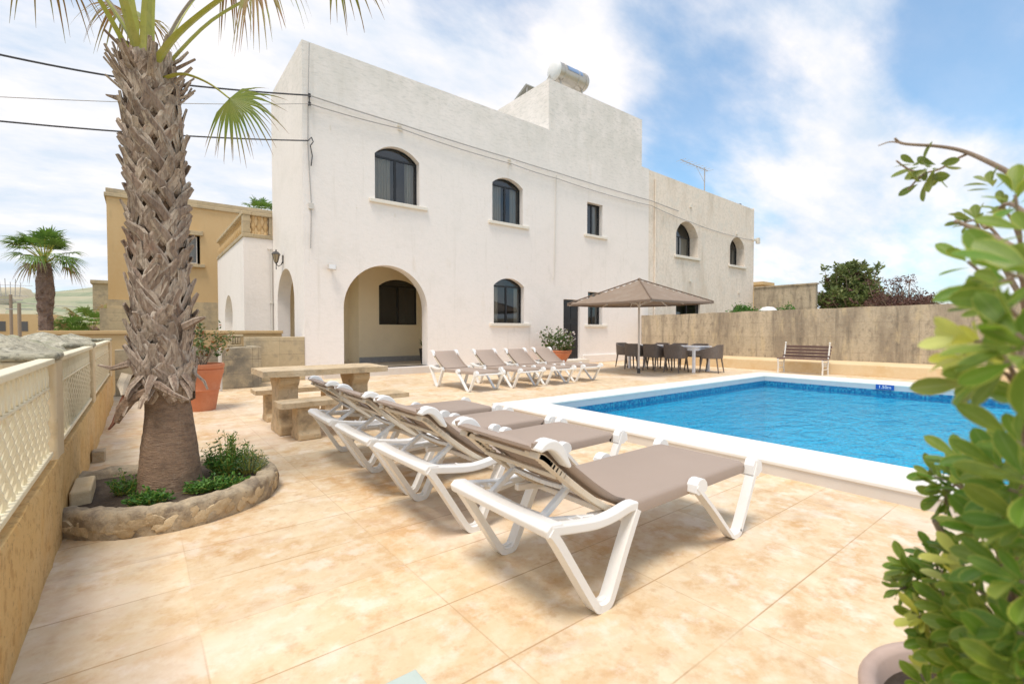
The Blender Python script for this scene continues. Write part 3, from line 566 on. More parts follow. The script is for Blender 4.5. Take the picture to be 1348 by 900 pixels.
o = MB().tube([(3.0, Y0 - .06, 3.6), (3.1, Y0 - .06, 3.62), (3.1, Y0 - .06, .3)], .028, 8).box((3.06, Y0 - .09, 2.0), (3.14, Y0, 2.04)).obj('drainpipe', 'pipe', an)

# ------------------------------------------------------------------ golden farmhouse behind
gb = thing('golden_farmhouse', 'flat-roofed golden limestone house behind the palm', 'house')
m = MB(); m.sheet([(-.95, 2.4), (9, 2.4), (9, 6.35), (-.95, 6.35)], [(arch(.85, 2.05, 4.0, 5.2, 0), .18)], XZ(24))
m.add([(-.95, 24, 2.4), (-.95, 34, 2.4), (-.95, 34, 6.35), (-.95, 24, 6.35)], [(0, 1, 2, 3)]); m.add([(9, 24, 2.4), (9, 34, 2.4), (9, 34, 6.35), (9, 24, 6.35)], [(0, 1, 2, 3)]); m.add([(-.95, 34, 2.4), (9, 34, 2.4), (9, 34, 6.35), (-.95, 34, 6.35)], [(0, 1, 2, 3)])
m.obj('wall', 'beige', gb, recalc=False)
MB().box((-1.02, 23.93, 6.35), (9.1, 34.1, 6.50)).box((-.97, 23.97, 6.502), (9.05, 34.05, 6.68)).obj('cornice', 'beigeold', gb, bevel=.02)
MB().box((-.99, 23.95, 2.05), (9.05, 34.05, 2.4)).obj('stone_band', 'beigeold', gb)
MB().box((-1.2, 23.75, -.3), (9.1, 34.1, 2.05)).obj('base_wall', 'beigeold', gb)
window(gb, .95, 1.95, 4.03, 5.15, 0, 24.12, 24, frame='pipe', curt=(.98, .99), sill=False)
MB().box((.7, 23.86, 3.86), (2.2, 24.11, 3.99)).obj('window_ledge', 'beigeold', gb, bevel=.01)
MB().box((.75, 23.9, 5.2), (2.15, 23.999, 5.38)).obj('window_head', 'beigeold', gb, bevel=.01)
tag(MB().box((-2.3, 39.4, -.3), (.2, 42, 4.15)).box((-2.4, 39.3, 4.15), (.3, 42.1, 4.35)).obj('stone_shed', 'beigeold'), 'small brown stone hut left behind the golden house', 'hut')

# ------------------------------------------------------------------ neighbour
nb = thing('grey_neighbour_house', 'weathered cream two-storey house with deep arched windows beyond the garden wall', 'house')
m = MB(); NY = FY + .004
NW = [(18.87, 20.66, 4.58, 5.55, .62), (23.65, 25.15, 4.55, 5.5, .52)]
hs = [(arch(a, b, z0, zs, r, 16), .42) for a, b, z0, zs, r in NW]
hs += [(arch(18.9, 20.9, 1.3, 2.45, 0), .15), (arch(23.9, 25.3, 1.2, 2.1, .45, 12), .3)]
m.sheet([(16.852, 0), (26.2, 0), (26.2, 7.72), (16.852, 7.92)], hs, XZ(NY))
m.add([(26.2, NY, 0), (26.2, 18.6, 0), (26.2, 18.6, 7.8), (26.2, NY, 7.8)], [(0, 1, 2, 3)]); m.add([(16.852, 18.6, 0), (26.2, 18.6, 0), (26.2, 18.6, 7.8), (16.852, 18.6, 7.92)], [(0, 1, 2, 3)])
m.add([(16.852, NY, 7.92), (26.2, NY, 7.72), (26.2, 18.6, 7.72), (16.852, 18.6, 7.92)], [(0, 1, 2, 3)])
m.obj('wall', 'neigh', nb, recalc=False)
for i, (a, b, z0, zs, r) in enumerate(NW):
    f = window(nb, a, b, z0 + .002, zs, r, NY + .42, NY, sill=False, curt=((.12, .5), (.4, .9))[i])
    MB().box((a - .14, NY - .09, z0 - .12), (b + .14, NY - .003, z0 - .002)).obj('sill', 'sill', f, bevel=.015)
window(nb, 18.9, 20.9, 1.302, 2.45, 0, NY + .1, NY, sill=False, curt=(.02, .98)); window(nb, 23.9, 25.3, 1.202, 2.1, .45, NY + .28, NY, sill=False, curt=(.02, .98))
MB().tube([(17.25, NY - .05, .3), (17.25, NY - .05, 7.6)], .03, 8).obj('drainpipe', 'neigh', nb)
m = MB()
for x, z in ((20.0, 6.9), (24.3, 6.2), (20.0, 3.5), (24.6, 3.2)): m.box((x - .08, NY - .05, z - .06), (x + .08, NY - .003, z + .06))
m.box((25.9, NY - .12, 6.02), (26.5, NY - .06, 6.12)).box((26.3, NY - .2, 5.9), (26.5, NY - .05, 6.2)); m.obj('wall_fixture', 'sill', nb)
t = thing('tv_antenna', 'thin yagi aerial on the roof of the neighbouring house', 'antenna', (24.3, 14, 7.75))
MB().tube([(0, 0, 0), (0, 0, 2.3)], .03, 6).obj('mast', 'wiregrey', t)
m = MB().tube([(-2.6, -.2, 2.1), (.35, .02, 2.2)], .022, 6)
for i in range(9):
    x = -2.5 + i * .33; m.tube([(x, -.42, 2.12), (x, .12, 2.12)], .009, 5)
m.tube([(0, 0, 1.5), (-1.0, -.1, 2.12)], .01, 5); m.obj('boom', 'wiregrey', t)
tag(MB().lathe((25.2, 12.5, 7.7), [(.06, 0), (.06, .18), (.1, .2), (0, .26)], 10).obj('roof_finial', 'iron'), 'tiny dark vent stub on the neighbour roof edge', 'vent')
tag(MB().box((39.6, 17.8, 0), (41.3, 19.5, 4.9)).box((39.4, 17.6, 4.9), (41.5, 19.7, 5.15)).obj('golden_block_tower', 'beige'), 'small golden stone block house peeking behind the neighbour', 'building')
# ------------------------------------------------------------------ walls on the right
m = MB()
def lumpy_wall(x0, x1, y0, y1, zf, n, axis='y'):
    """a wall whose top line is slightly uneven"""
    q = MB(); vs = []
    for i in range(n + 1):
        t = i / n
        if axis == 'y': y = y0 + (y1 - y0) * t; z = zf(t) + rnd(-.012, .012); vs += [(x0, y, -.1), (x0, y, z), (x1, y, z + .005), (x1, y, -.1)]
        else: x = x0 + (x1 - x0) * t; z = zf(t) + rnd(-.012, .012); vs += [(x, y0, -.1), (x, y0, z), (x, y1, z + .005), (x, y1, -.1)]
    q.add(vs, [(4 * i + j, 4 * i + 4 + j, 4 * i + 5 + j, 4 * i + 1 + j) for i in range(n) for j in range(3)] + [(0, 1, 2, 3), (4 * n + 3, 4 * n + 2, 4 * n + 1, 4 * n)])
    return q
tag(lumpy_wall(16.4, 16.62, -14, 12.19, lambda t: 2.02 - .20 * t, 60).obj('garden_wall', 'oldwall'), 'long stained grey-brown garden wall behind bench and pool', 'wall')
tag(MB().box((14.95, -14, -.02), (16.395, 9.6, .31)).obj('stone_ledge', 'ledge', bevel=.03), 'low golden plastered ledge running along the foot of the stained wall', 'ledge')
tag(lumpy_wall(26.25, 26.5, 9.2, 12.19, lambda t: 3.48, 10).box((26.2, 9.15, 3.49), (26.55, 12.18, 3.56)).obj('boundary_wall', 'oldwall'), 'short taller grey wall between the neighbour house and the big shrub', 'wall')
# ------------------------------------------------------------------ walls at the back left
tag(lumpy_wall(-.37, 1.85, 11.2, 11.45, lambda t: .84, 12, 'x').obj('block_wall', 'blockwall'), 'low mould-stained block wall behind the palm and big pot', 'wall')
w2 = thing('stone_parapet', 'golden stone block parapet joining the villa corner', 'wall')
MB().box((1.87, 12.18, -.02), (3.145, 12.42, 1.05)).obj('parapet_wall', 'beigeold', w2, bevel=.012)
MB().box((1.852, 11.2, -.02), (2.02, 12.178, .86)).obj('return_wall', 'blockwall', w2, bevel=.01)
cv = thing('carved_stone', 'small carved limestone block set on the back wall', 'stone block', (1.72, 12.6, .84))
MB().box((-.14, -.12, 0), (.14, .12, .04)).box((-.14, -.12, .22), (.16, .12, .27)).box((-.11, -.08, .04), (.11, .1, .22)).obj('block', 'beigeold', cv, bevel=.01)
m = MB()
for k in range(4): m.lathe((-.075 + .05 * k, -.1, .13), [(.0, -.08), (.02, -.06), (.022, .05), (0, .08)], 8)
m.obj('carving', 'beigeold', cv)
tag(MB().box((1.6, 11.46, -.02), (1.86, 12.9, .835)).obj('wall_stub', 'blockwall'), 'short block wall stub beneath the carved limestone block', 'wall')
m = MB().box((-1.6, 13.4, -.3), (2.9, 13.65, 1.12)).box((-1.64, 13.36, 1.12), (2.92, 13.68, 1.2)); tag(m.obj('yellow_wall', 'beige', bevel=.01), 'yellow rendered wall with coping behind the low block wall', 'wall')
tag(MB().tube([(1.23, 10.9, 0), (1.23, 10.9, .80)], .035, 10).lathe((1.23, 10.9, .8), [(.035, 0), (.05, .01), (.05, .05), (0, .06)], 10).obj('standpipe', 'pipe', smooth=True), 'thin upright pale pipe in front of the block wall', 'pipe')
# fence along the left edge
fw = thing('boundary_wall', 'pitted golden sandstone dwarf wall with piers along the left edge', 'wall')
q = MB(); vs = []; n = 90; prof = [(-.37, -.05), (-.37, .455), (-.378, .475), (-.60, .48), (-.61, -.3)]
for i in range(n + 1):
    y = -4 + 14.3 * i / n
    for j, (x, z) in enumerate(prof): vs.append((x + (rnd(-.006, .006) if j < 3 else 0), y, z - (.0 if j == 0 or y < 8 else .0)))
k = len(prof)
q.add(vs, [(k * i + j, k * i + k + j, k * i + k + j + 1, k * i + j + 1) for i in range(n) for j in range(k - 1)] + [tuple(range(k)), tuple(k * n + j for j in reversed(range(k)))])
q.obj('dwarf_wall', 'fencewall', fw, smooth=True)
for y0, y1 in ((3.67, 3.95), (6.36, 6.58), (9.9, 10.2), (1.0 - .1, 1.2 - .1)):
    if y0 < 2: continue
    pr = MB().box((-.60, y0, .4), (-.374, y1, 1.03)); pr.obj('pier', 'fencestone', fw, bevel=.015, seg=3)
    MB().box((-.61, y0 - .01, 1.031), (-.365, y1 + .01, 1.075)).obj('pier_cap', 'rubble', fw, bevel=.02, seg=3)
def railing(y0, y1, label):
    t = thing('railing', label, 'railing', (-.412, y0, .47), 0, 'cream metal railing panels on the dwarf wall'); Ln = y1 - y0
    MB().box((-.035, 0, .545), (.035, Ln, .575)).obj('top_rail', 'creammetal', t, bevel=.006)
    MB().box((-.02, 0, .03), (.02, Ln, .055)).box((-.012, 0, .40), (.012, Ln, .415)).obj('lower_rail', 'creammetal', t, bevel=.004)
    m = MB(); n = int(Ln / .05)
    for i in range(n):
        y = (i + .5) * Ln / n; pts = []; rs = []
        for j in range(18):
            z = .05 + j * .35 / 17; q_ = j * 1.15 + i * 2.4; pts.append((.006 * math.sin(q_), y + .006 * math.cos(q_), z)); rs.append(.0075 + .0028 * math.sin(q_ + 1))
        m.tube(pts, rs, 5, False)
        if i % 2 == 0:                       # oval rings of the frieze
            c = (0, y, .475); m.tube([(0, y + .034 * math.cos(a), .475 + .058 * math.sin(a)) for a in [2 * math.pi * k / 12 for k in range(13)]], .008, 5, False)
        m.tube([(0, y, .41), (.0, y + .012, .475), (0, y, .545)], .006, 5, False)
    m.obj('balusters', 'creammetal', t, smooth=True, recalc=False); return t
railing(-3.9, 3.66, 'nearest and longest cream railing panel at the left edge of the photo')
railing(3.96, 6.35, 'middle cream railing panel behind the stone planter')
railing(6.59, 9.89, 'farthest cream railing panel ending at the block wall')
# rubble-capped wall outside
t = thing('rubble_wall', 'grey lichened rubble wall with mounded mortar tops outside the railing', 'wall')
o = MB().box((-3.6, 4.12, -.3), (-.66, 4.5, 1.0)).box((-3.62, 4.09, 1.0), (-.64, 4.52, 1.045)).obj('end_wall', 'rubble', t, bevel=.012)
MB().box((-1.4, 4.52, -.3), (-.64, 12.2, .98)).obj('long_wall', 'rubble', t)
def mound(cx, cy, rx, ry, z0, h):
    q = MB(); n, k = 72, 26; vs = []
    for i in range(k + 1):
        for j in range(n):
            a = 2 * math.pi * j / n; c_, s_ = math.cos(a), math.sin(a); e = max(abs(c_), abs(s_)) ** .95; u = i / k
            vs.append((cx + rx * u * c_ / e, cy + ry * u * s_ / e, z0 + h * (1 - u) ** .92))
    q.add(vs, [(i * n + j, (i + 1) * n + j, (i + 1) * n + (j + 1) % n, i * n + (j + 1) % n) for i in range(k) for j in range(n)]); return q
for cx, cy, rx, ry, h in ((-1.0, 5.55, .52, 1.10, .235), (-.95, 8.15, .45, 1.2, .21), (-.92, 10.8, .45, 1.25, .17), (-2.4, 5.5, .8, 1.2, .2)):
    o = mound(cx, cy, rx, ry, .975, h).obj('mortar_mound', 'rubble', t, smooth=True, angle=25); rough(o, .02, 9); rough(o, .012, 26); rough(o, .006, 60)
MB().box((-.66, 9.9, .2), (-.60, 10.2, 1.0)).obj('wall_end', 'blockwall', t)

# ------------------------------------------------------------------ far land
def hill(name, pts, y0, depth, mat):
    """ridge: list of (x, z crest); runs along x at distance y0"""
    q = MB(); n = len(pts); k = 8; vs = []
    for x, z in pts:
        for j in range(k + 1):
            u = j / k; vs.append((x + rnd(-3, 3) * (u < 1), y0 - depth * (1 - u), z * (u ** .75) + rnd(-.4, .4) * (u < 1) - .3 * (1 - u)))
    q.add(vs, [(i * (k + 1) + j, (i + 1) * (k + 1) + j, (i + 1) * (k + 1) + j + 1, i * (k + 1) + j + 1) for i in range(n - 1) for j in range(k)])
    o = q.obj(name, mat, smooth=True, angle=180); o['kind'] = 'structure'; return o
hp = [(-500 + 25 * i, 44 + 9 * math.sin(i * .37) + 3 * math.sin(i * 1.7)) for i in range(60)]
hp = [(x, 39 + 12 * max(0, min(1, (x + 75) / 55)) if -110 < x < -10 else z) for x, z in hp]
hill('hills', hp, 670, 420, 'hillgreen')
hill('hillside', [(-420 + 12 * i, (25 if i < 28 else 0) + rnd(-1, 1)) for i in range(28)] + [(-66, 29), (-60, 29.4), (-56, 28), (-53, 21), (-49, 19), (-44, 15), (-36, 11), (-20, 8), (10, 5), (60, 3)], 440, 250, 'hilltan')
def hut(x, y, wx_, h, label, mat='beigeold'):
    t = thing('stone_house', label, 'house', (x, y, -.3)); MB().box((0, 0, 0), (wx_, wx_ * .8, h)).obj('wall', mat, t)
    m = MB()
    for i in range(int(wx_ / 1.6)): m.box((.5 + 1.6 * i, -.03, h * .45), (1.1 + 1.6 * i, -.002, h * .45 + 1.0))
    m.obj('windows', 'room', t); return t
hut(-13.5, 70, 6.5, 3.2, 'far tan flat-roofed stone building left of the distant palm', 'beige')
hut(-22, 66, 8, 3.8, 'far tan building cut by the left edge of the photo')
hut(-7.6, 76, 3.6, 2.4, 'low distant pale farm building right of the distant palm', 'beigeold')
def pole(x, y, h, label, ants=False):
    t = thing('utility_pole', label, 'pole', (x, y, -.3)); MB().tube([(0, 0, 0), (0, 0, h)], .12, 8).obj('post', 'twig', t)
    m = MB()
    if ants:
        for k in range(5): m.tube([(-.6 + .3 * k, 0, h - .2), (-.7 + .35 * k, 0, h + 1.2 + .3 * (k % 2))], .03, 5)
        m.tube([(-1.2, 0, h - .1), (1.2, 0, h - .1)], .03, 5).tube([(-1.5, 0, h + .9), (1.5, 0, h + .9)], .02, 5)
    m.bar((-.8, 0, h - .5), (.8, 0, h - .5), .08, .08); m.obj('crossarm', 'wiregrey', t)
pole(-9.61, 64.7, 4.9, 'distant pole topped with thin aerials, left of the other', True); pole(-8.0, 57.1, 3.8, 'shorter plain brown wooden pole just left of the distant palm')
cable('field_wire', [(-30, 66, 3.4), (-9.6, 64.7, 3.9), (-5, 66, 3.6)], .03, 'wiregrey', 'distant wire crossing the field between the poles', sag=.05)
# ------------------------------------------------------------------ sun loungers
def ribbon(m, pts, th, y0, y1):
    """a bent band: centre line pts (x, z), thickness th (number or list), from y0 to y1"""
    k = len(pts); a, b = [], []
    for i in range(k):
        p = Vector(pts[max(i - 1, 0)]); q = Vector(pts[min(i + 1, k - 1)]); c = Vector(pts[i]); t = (q - p).normalized(); nrm = Vector((-t.y, t.x))
        h = (th[i] if isinstance(th, (list, tuple)) else th) / 2
        a.append(c + nrm * h); b.append(c - nrm * h)
    vs = []
    for u, v in zip(a, b): vs += [(u.x, y0, u.y), (u.x, y1, u.y), (v.x, y1, v.y), (v.x, y0, v.y)]
    fs = [(4 * i + j, 4 * i + (j + 1) % 4, 4 * i + 4 + (j + 1) % 4, 4 * i + 4 + j) for i in range(k - 1) for j in range(4)] + [(3, 2, 1, 0), (4 * k - 4, 4 * k - 3, 4 * k - 2, 4 * k - 1)]
    m.add(vs, fs); return m
def smooth_line(pts, n=5):
    out = []
    P = [Vector(p) for p in pts]
    for i in range(len(P) - 1):
        p0, p1, p2, p3 = P[max(i - 1, 0)], P[i], P[i + 1], P[min(i + 2, len(P) - 1)]
        for k in range(n):
            t = k / n; out.append(.5 * ((2 * p1) + (p2 - p0) * t + (2 * p0 - 5 * p1 + 4 * p2 - p3) * t * t + (3 * p1 - p0 - 3 * p2 + p3) * t ** 3))
    return out + [P[-1]]
def section_sweep(m, path, half, drop, t=.014, cap=True):
    """a fabric strip following path (x, z) whose long edges roll down by drop"""
    k = len(path); prof = []
    for s in (-1, 1):
        e = [(s * (half - .03), 0), (s * (half - .008), -.008), (s * half, -.022), (s * half, -drop)]
        prof += e[::-1] if s < 0 else e
    prof_in = [(y * (1 - .016 / half) if abs(y) > half - .01 else y, z - (t if abs(y) <= half - .01 else 0)) for y, z in prof]
    pr = prof + prof_in[::-1]; n = len(pr); vs = []
    for i in range(k):
        p = Vector(path[max(i - 1, 0)]); q = Vector(path[min(i + 1, k - 1)]); tt = (q - p).normalized(); nrm = Vector((-tt.y, tt.x))
        for y, z in pr: vs.append((path[i][0] + nrm.x * z, y, path[i][1] + nrm.y * z))
    fs = [(n * i + j, n * i + (j + 1) % n, n * i + n + (j + 1) % n, n * i + n + j) for i in range(k - 1) for j in range(n)]
    fs += [tuple(range(n)), tuple(n * (k - 1) + j for j in reversed(range(n)))]
    m.add(vs, fs); return m
def make_lounger(label, back=None):
    t = thing('sun_lounger', label, 'sun lounger', (0, 0, 0), 0, None)
    m = MB()
    # head cross beam, slightly dished, with an upturned lip
    vs = []; n = 12
    for i in range(n + 1):
        y = -.36 + .72 * i / n; d = .012 * (1 - (2 * i / n - 1) ** 2)
        for x, z in ((-.035, .395), (-.045, .43), (-.02, .452 - d), (.045, .445 - d), (.06, .405)): vs.append((x + .0, y, z))
    m.add(vs, [(5 * i + j, 5 * i + (j + 1) % 5, 5 * i + 5 + (j + 1) % 5, 5 * i + 5 + j) for i in range(n) for j in range(5)] + [(0, 1, 2, 3, 4), tuple(5 * n + j for j in (4, 3, 2, 1, 0))])
    for s in (-1, 1):
        ys = (.31, .362) if s > 0 else (-.362, -.31)
        ribbon(m, smooth_line([(-.02, .425), (.12, .402), (.25, .385), (.36, .388), (.47, .405), (.52, .40)], 4), .042, *ys)
        ys2 = (.24, .275) if s > 0 else (-.275, -.24)
        ribbon(m, [(.30, .372), (.5, .352), (1.2, .345), (1.68, .35)], .035, *ys2)
    for x in (.50, 1.08, 1.66): m.box((x - .02, -.31, .318), (x + .02, .31, .35))
    m.obj('frame', 'resin', t, bevel=.008)
    for s in (-1, 1):
        y0, y1 = ((.305, .365) if s > 0 else (-.365, -.305))
        m = MB(); ribbon(m, smooth_line([(-.02, .42), (.02, .375), (.14, .19), (.235, .045), (.265, .018), (.315, .018), (.345, .05), (.42, .20), (.495, .34), (.52, .385)], 4), .034, y0, y1)
        ribbon(m, smooth_line([(.03, .375), (.15, .19), (.25, .05), (.315, .04), (.335, .055), (.41, .205), (.485, .345)], 4), .012, y0 + .02, y1 - .02)
        m.obj('leg', 'resin', t, bevel=.007)
        m = MB(); ribbon(m, smooth_line([(1.02, .385), (1.06, .35), (1.2, .22), (1.37, .05), (1.41, .018), (1.47, .018), (1.50, .05), (1.60, .22), (1.68, .37), (1.69, .41)], 4), [.022] * 17 + [.03] * 20, y0 + .005, y1)
        a_, b_ = (y0 - .006, y1 - .008) if s > 0 else (y0 + .008, y1 + .006); m.prism([(1.01, .352), (1.015, .392), (1.035, .412), (1.06, .418), (1.09, .414), (1.112, .394), (1.12, .365), (1.105, .345), (1.03, .338)], lambda a, b, d: (a, d, b), a_, b_)
        m.prism([(1.635, .33), (1.64, .385), (1.655, .412), (1.685, .422), (1.72, .412), (1.745, .385), (1.75, .34), (1.70, .315)], lambda a, b, d: (a, d, b), a_, b_)
        m.obj('leg', 'resin', t, bevel=.006)
    # seat sling
    path = smooth_line([(.50, .392), (.62, .398), (1.0, .402), (1.45, .405), (1.60, .404), (1.645, .392), (1.66, .36)], 4)
    m = MB(); section_sweep(m, path, .304, .068); m.obj('seat', 'sling', t, smooth=True, angle=60)
    # back rest
    B = back or [(.50, .392), (.42, .424), (.30, .500), (.18, .590), (.09, .665), (.035, .712), (-.005, .732), (-.05, .730)]
    path = smooth_line(B, 4)
    m = MB(); section_sweep(m, path, .295, .03); br = m.obj('backrest', 'sling', t, smooth=True, angle=60)
    m = MB()
    under = [(Vector(p)) for p in path]
    for s in (-1, 1):
        q = [];
        for i in range(len(under)):
            a, b = under[max(i - 1, 0)], under[min(i + 1, len(under) - 1)]; tt = (b - a).normalized(); q.append((under[i].x - tt.y * -.028, under[i].y + tt.x * -.028) if False else (under[i].x + tt.y * .0 + (-.028) * (-tt.y) * -1 * -1, under[i].y - .028 * abs(tt.x) - .0))
        # ribbed clip rail that holds the fabric
        for i in range(2, len(under) - 5):
            p = under[i]; a, b = under[i - 1], under[i + 1]; tt = (b - a).normalized(); nv = Vector((-tt.y, tt.x));
            if nv.y > 0: nv = -nv
            c = p + nv * .034; e = tt * .021
            y0, y1 = ((.235, .29) if s > 0 else (-.29, -.235))
            m.bar((c.x - e.x, (y0 + y1) / 2, c.y - e.y), (c.x + e.x, (y0 + y1) / 2, c.y + e.y), y1 - y0, .028)
        for i in range(2, len(under) - 5, 1):
            p = under[i]; a, b = under[i - 1], under[i + 1]; tt = (b - a).normalized(); nv = Vector((-tt.y, tt.x))
            if nv.y > 0: nv = -nv
            c = p + nv * .03; m.box((c.x - .006, s * .205 - .02, c.y - .006), (c.x + .006, s * .205 + .02, c.y + .006))
    p = under[-6]; m.bar((p.x - .0, -.26, p.y - .04), (p.x - .0, .26, p.y - .04), .03, .02)
    p = under[14]; m.bar((p.x - .02, -.26, p.y - .04), (p.x - .02, .26, p.y - .04), .03, .02)
    m.obj('back_frame', 'resinold', t, bevel=.004)
    for s in (-1, 1):
        k = len(path); hp = []
        for i in range(k - 14, k):
            a, b = under[max(i - 1, 0)], under[min(i + 1, k - 1)]; tt = (b - a).normalized(); nv = Vector((-tt.y, tt.x))
            if nv.y < 0: nv = -nv
            f_ = (i - (k - 14)) / 13; hp.append(under[i] + nv * (.006 + .022 * math.sin(math.pi * min(1, f_ * 1.05)) ) - Vector((0, .02)) * (1 - f_) * .4)
        th = [.012 + .032 * math.sin(math.pi * min(1, (i + .6) / 14)) for i in range(14)]
        m = MB(); ribbon(m, [(v.x, v.y) for v in hp], th, .268 * s if s > 0 else -.335, .335 if s > 0 else -.268)
        m.obj('headrest_trim', 'resin', t, bevel=.007)
    # prop that holds the back up: a ladder of two arms and two bars
    pt = under[13]
    m = MB(); p0 = Vector((.09, .405)); p1 = Vector((.235, .50)); p2 = Vector((pt.x, pt.y - .03))
    for s in (-1, 1):
        m.bar((p0.x, s * .19, p0.y), (p1.x, s * .19, p1.y), .03, .026); m.bar((p1.x, s * .19, p1.y), (p2.x + .02, s * .22, p2.y), .028, .024)
    for q in (p0, p1):
        pts = [(q.x + .012 * math.sin(math.pi * i / 8), -.2 + .4 * i / 8, q.y - .016 * math.sin(math.pi * i / 8)) for i in range(9)]
        for a, b in zip(pts, pts[1:]): m.bar(a, b, .026, .022)
    for s in (-1, 1):
        m.bar((.05, s * .2, .40), (.30, s * .29, .385), .024, .02)
    for i in range(4): m.box((.05 + .05 * i, -.31, .39), (.062 + .05 * i, -.275, .412)); m.box((.05 + .05 * i, .275, .39), (.062 + .05 * i, .31, .412))
    m.obj('back_support', 'resin', t, bevel=.004)
    return t
GA, GB = 'front row of loungers seen from behind', 'row of loungers against the villa'
l0 = make_lounger('nearest and largest taupe lounger, white frame, seen from behind')
def place(o, x, y, rz, label, group): o.location = (x, y, 0); o.rotation_euler = (0, 0, rz); o['label'] = label; o['group'] = group
fr = [(1.255, 1.69, 0, 'nearest and largest taupe lounger, white frame, seen from behind'),
      (1.262, 2.70, R(.8), 'taupe lounger second from the camera in the front row'),
      (1.265, 3.54, R(-.8), 'taupe lounger third from the camera, just behind the second front-row lounger'),
      (1.285, 4.42, R(-2.0), 'farthest front-row lounger, beside the stone picnic table')]
for i, (x, y, a, lb) in enumerate(fr):
    o = l0 if i == 0 else copy_tree(l0)
    place(o, x, y, a, lb, GA)
bk = [(5.33, 9.27, R(-88), 'leftmost lounger of the back row, beside the porch step'),
      (6.38, 9.24, R(-87.5), 'second lounger from the left in the back row'),
      (7.30, 9.22, R(-88), 'third lounger from the left in the back row'),
      (8.25, 9.30, R(-86), 'rightmost lounger of the back row, in front of the flower pot')]
for x, y, a, lb in bk: place(copy_tree(l0), x, y, a, lb, GB)

# ------------------------------------------------------------------ stone picnic table and benches
t = thing('picnic_table', 'weathered stone slab picnic table on two block legs', 'table', (1.76, 6.08, 0))
def slab(m, x0, x1, y0, y1, z0, z1):
    nx, ny = 26, 10
    from mathutils import noise
    vs = []; 
    for zz in (z1, z0):
        for i in range(nx + 1):
            for j in range(ny + 1):
                x = x0 + (x1 - x0) * i / nx; y = y0 + (y1 - y0) * j / ny
                e = (i in (0, nx)) or (j in (0, ny)); v = Vector((x, y, zz)); nn_ = noise.noise_vector(v * 6 + Vector((x0 * 9, 0, 0)))
                if e: v.x += nn_.x * .014; v.y += nn_.y * .014; v.z += (-.006 if zz == z1 else .006)
                v.z += nn_.z * .004; vs.append(v)
    W_ = ny + 1; T = (nx + 1) * W_; fs = []
    for i in range(nx):
        for j in range(ny):
            a = i * W_ + j; fs += [(a, a + W_, a + W_ + 1, a + 1), (T + a, T + a + 1, T + a + W_ + 1, T + a + W_)]
    for i in range(nx): fs += [(i * W_, T + i * W_, T + (i + 1) * W_, (i + 1) * W_), (i * W_ + ny, (i + 1) * W_ + ny, T + (i + 1) * W_ + ny, T + i * W_ + ny)]
    for j in range(ny): fs += [(j, j + 1, T + j + 1, T + j), (nx * W_ + j, T + nx * W_ + j, T + nx * W_ + j + 1, nx * W_ + j + 1)]
    m.add(vs, fs); return m
slab(MB(), -.71, .72, -.36, .36, .675, .755).obj('tabletop', 'table', t, smooth=True)
for s in (-1, 1):
    q = MB(); x = s * .42
    q.prism([(-.25, 0), (.25, 0), (.25, .1), (.17, .18), (.17, .52), (.25, .60), (.25, .675), (-.25, .675), (-.25, .60), (-.17, .52), (-.17, .18), (-.25, .1)], lambda a, b, d: (x + d, a, b), -.11, .11)
    q.obj('leg', 'table', t, bevel=.018)
def bench(x, y, ln, label, rz=0):
    t = thing('stone_bench', label, 'bench', (x, y, 0), rz, 'stone benches of the picnic table')
    slab(MB(), -ln / 2, ln / 2, -.17, .17, .36, .43).obj('seat', 'table', t, smooth=True)
    for s in (-1, 1):
        q = MB(); xx = s * ln * .30
        q.prism([(-.15, 0), (.15, 0), (.15, .06), (.10, .10), (.10, .36), (-.10, .36), (-.10, .10), (-.15, .06)], lambda a, b, d: (xx + d, a, b), -.12, .12)
        q.obj('leg', 'table', t, bevel=.015)
bench(1.90, 5.62, 1.5, 'stone bench on the near side of the picnic table', R(3))
bench(1.78, 6.98, 1.25, 'stone bench behind the picnic table')

# ------------------------------------------------------------------ terracotta pots and their plants
def leaf_cloud(m, pts, ls, wd=.5, up=.35, at=False):
    for p in pts:
        d = rvec(); d.z = abs(d.z) * .6 + up * rnd(-.6, 1); d.normalize(); s = d.cross(rvec()).normalized(); l_ = ls * rnd(.6, 1.25); w_ = l_ * wd * .5; nv = d.cross(s)
        p = Vector(p); m.add([p, p + d * l_ * .5 + s * w_ + nv * w_ * .3, p + d * l_, p + d * l_ * .5 - s * w_ + nv * w_ * .3], [(0, 1, 2), (0, 2, 3)])
def pot_profile(r, h, rb):
    return [(rb * .2, 0), (rb, 0), (rb + (r - rb) * .40, h * .42), (rb + (r - rb) * .44 + .012, h * .44), (rb + (r - rb) * .46, h * .47), (rb + (r - rb) * .82, h * .76), (r * .97, h * .79), (r * .985, h * .88), (r * .95, h * .89), (r, h * .91), (r * 1.02, h * .97), (r, h), (r * .90, h), (r * .88, h * .9)]
t = thing('potted_shrub', 'tall terracotta pot with straggly reddish shrub behind the palm trunk', 'potted plant', (.70, 8.55, 0))
MB().lathe((0, 0, 0), pot_profile(.32, .70, .20), 40).obj('pot', 'terra', t, smooth=True)
MB().lathe((0, 0, .62), [(.3, 0), (0, .02)], 24).obj('soil', 'soil', t)
m = MB(); pts = []
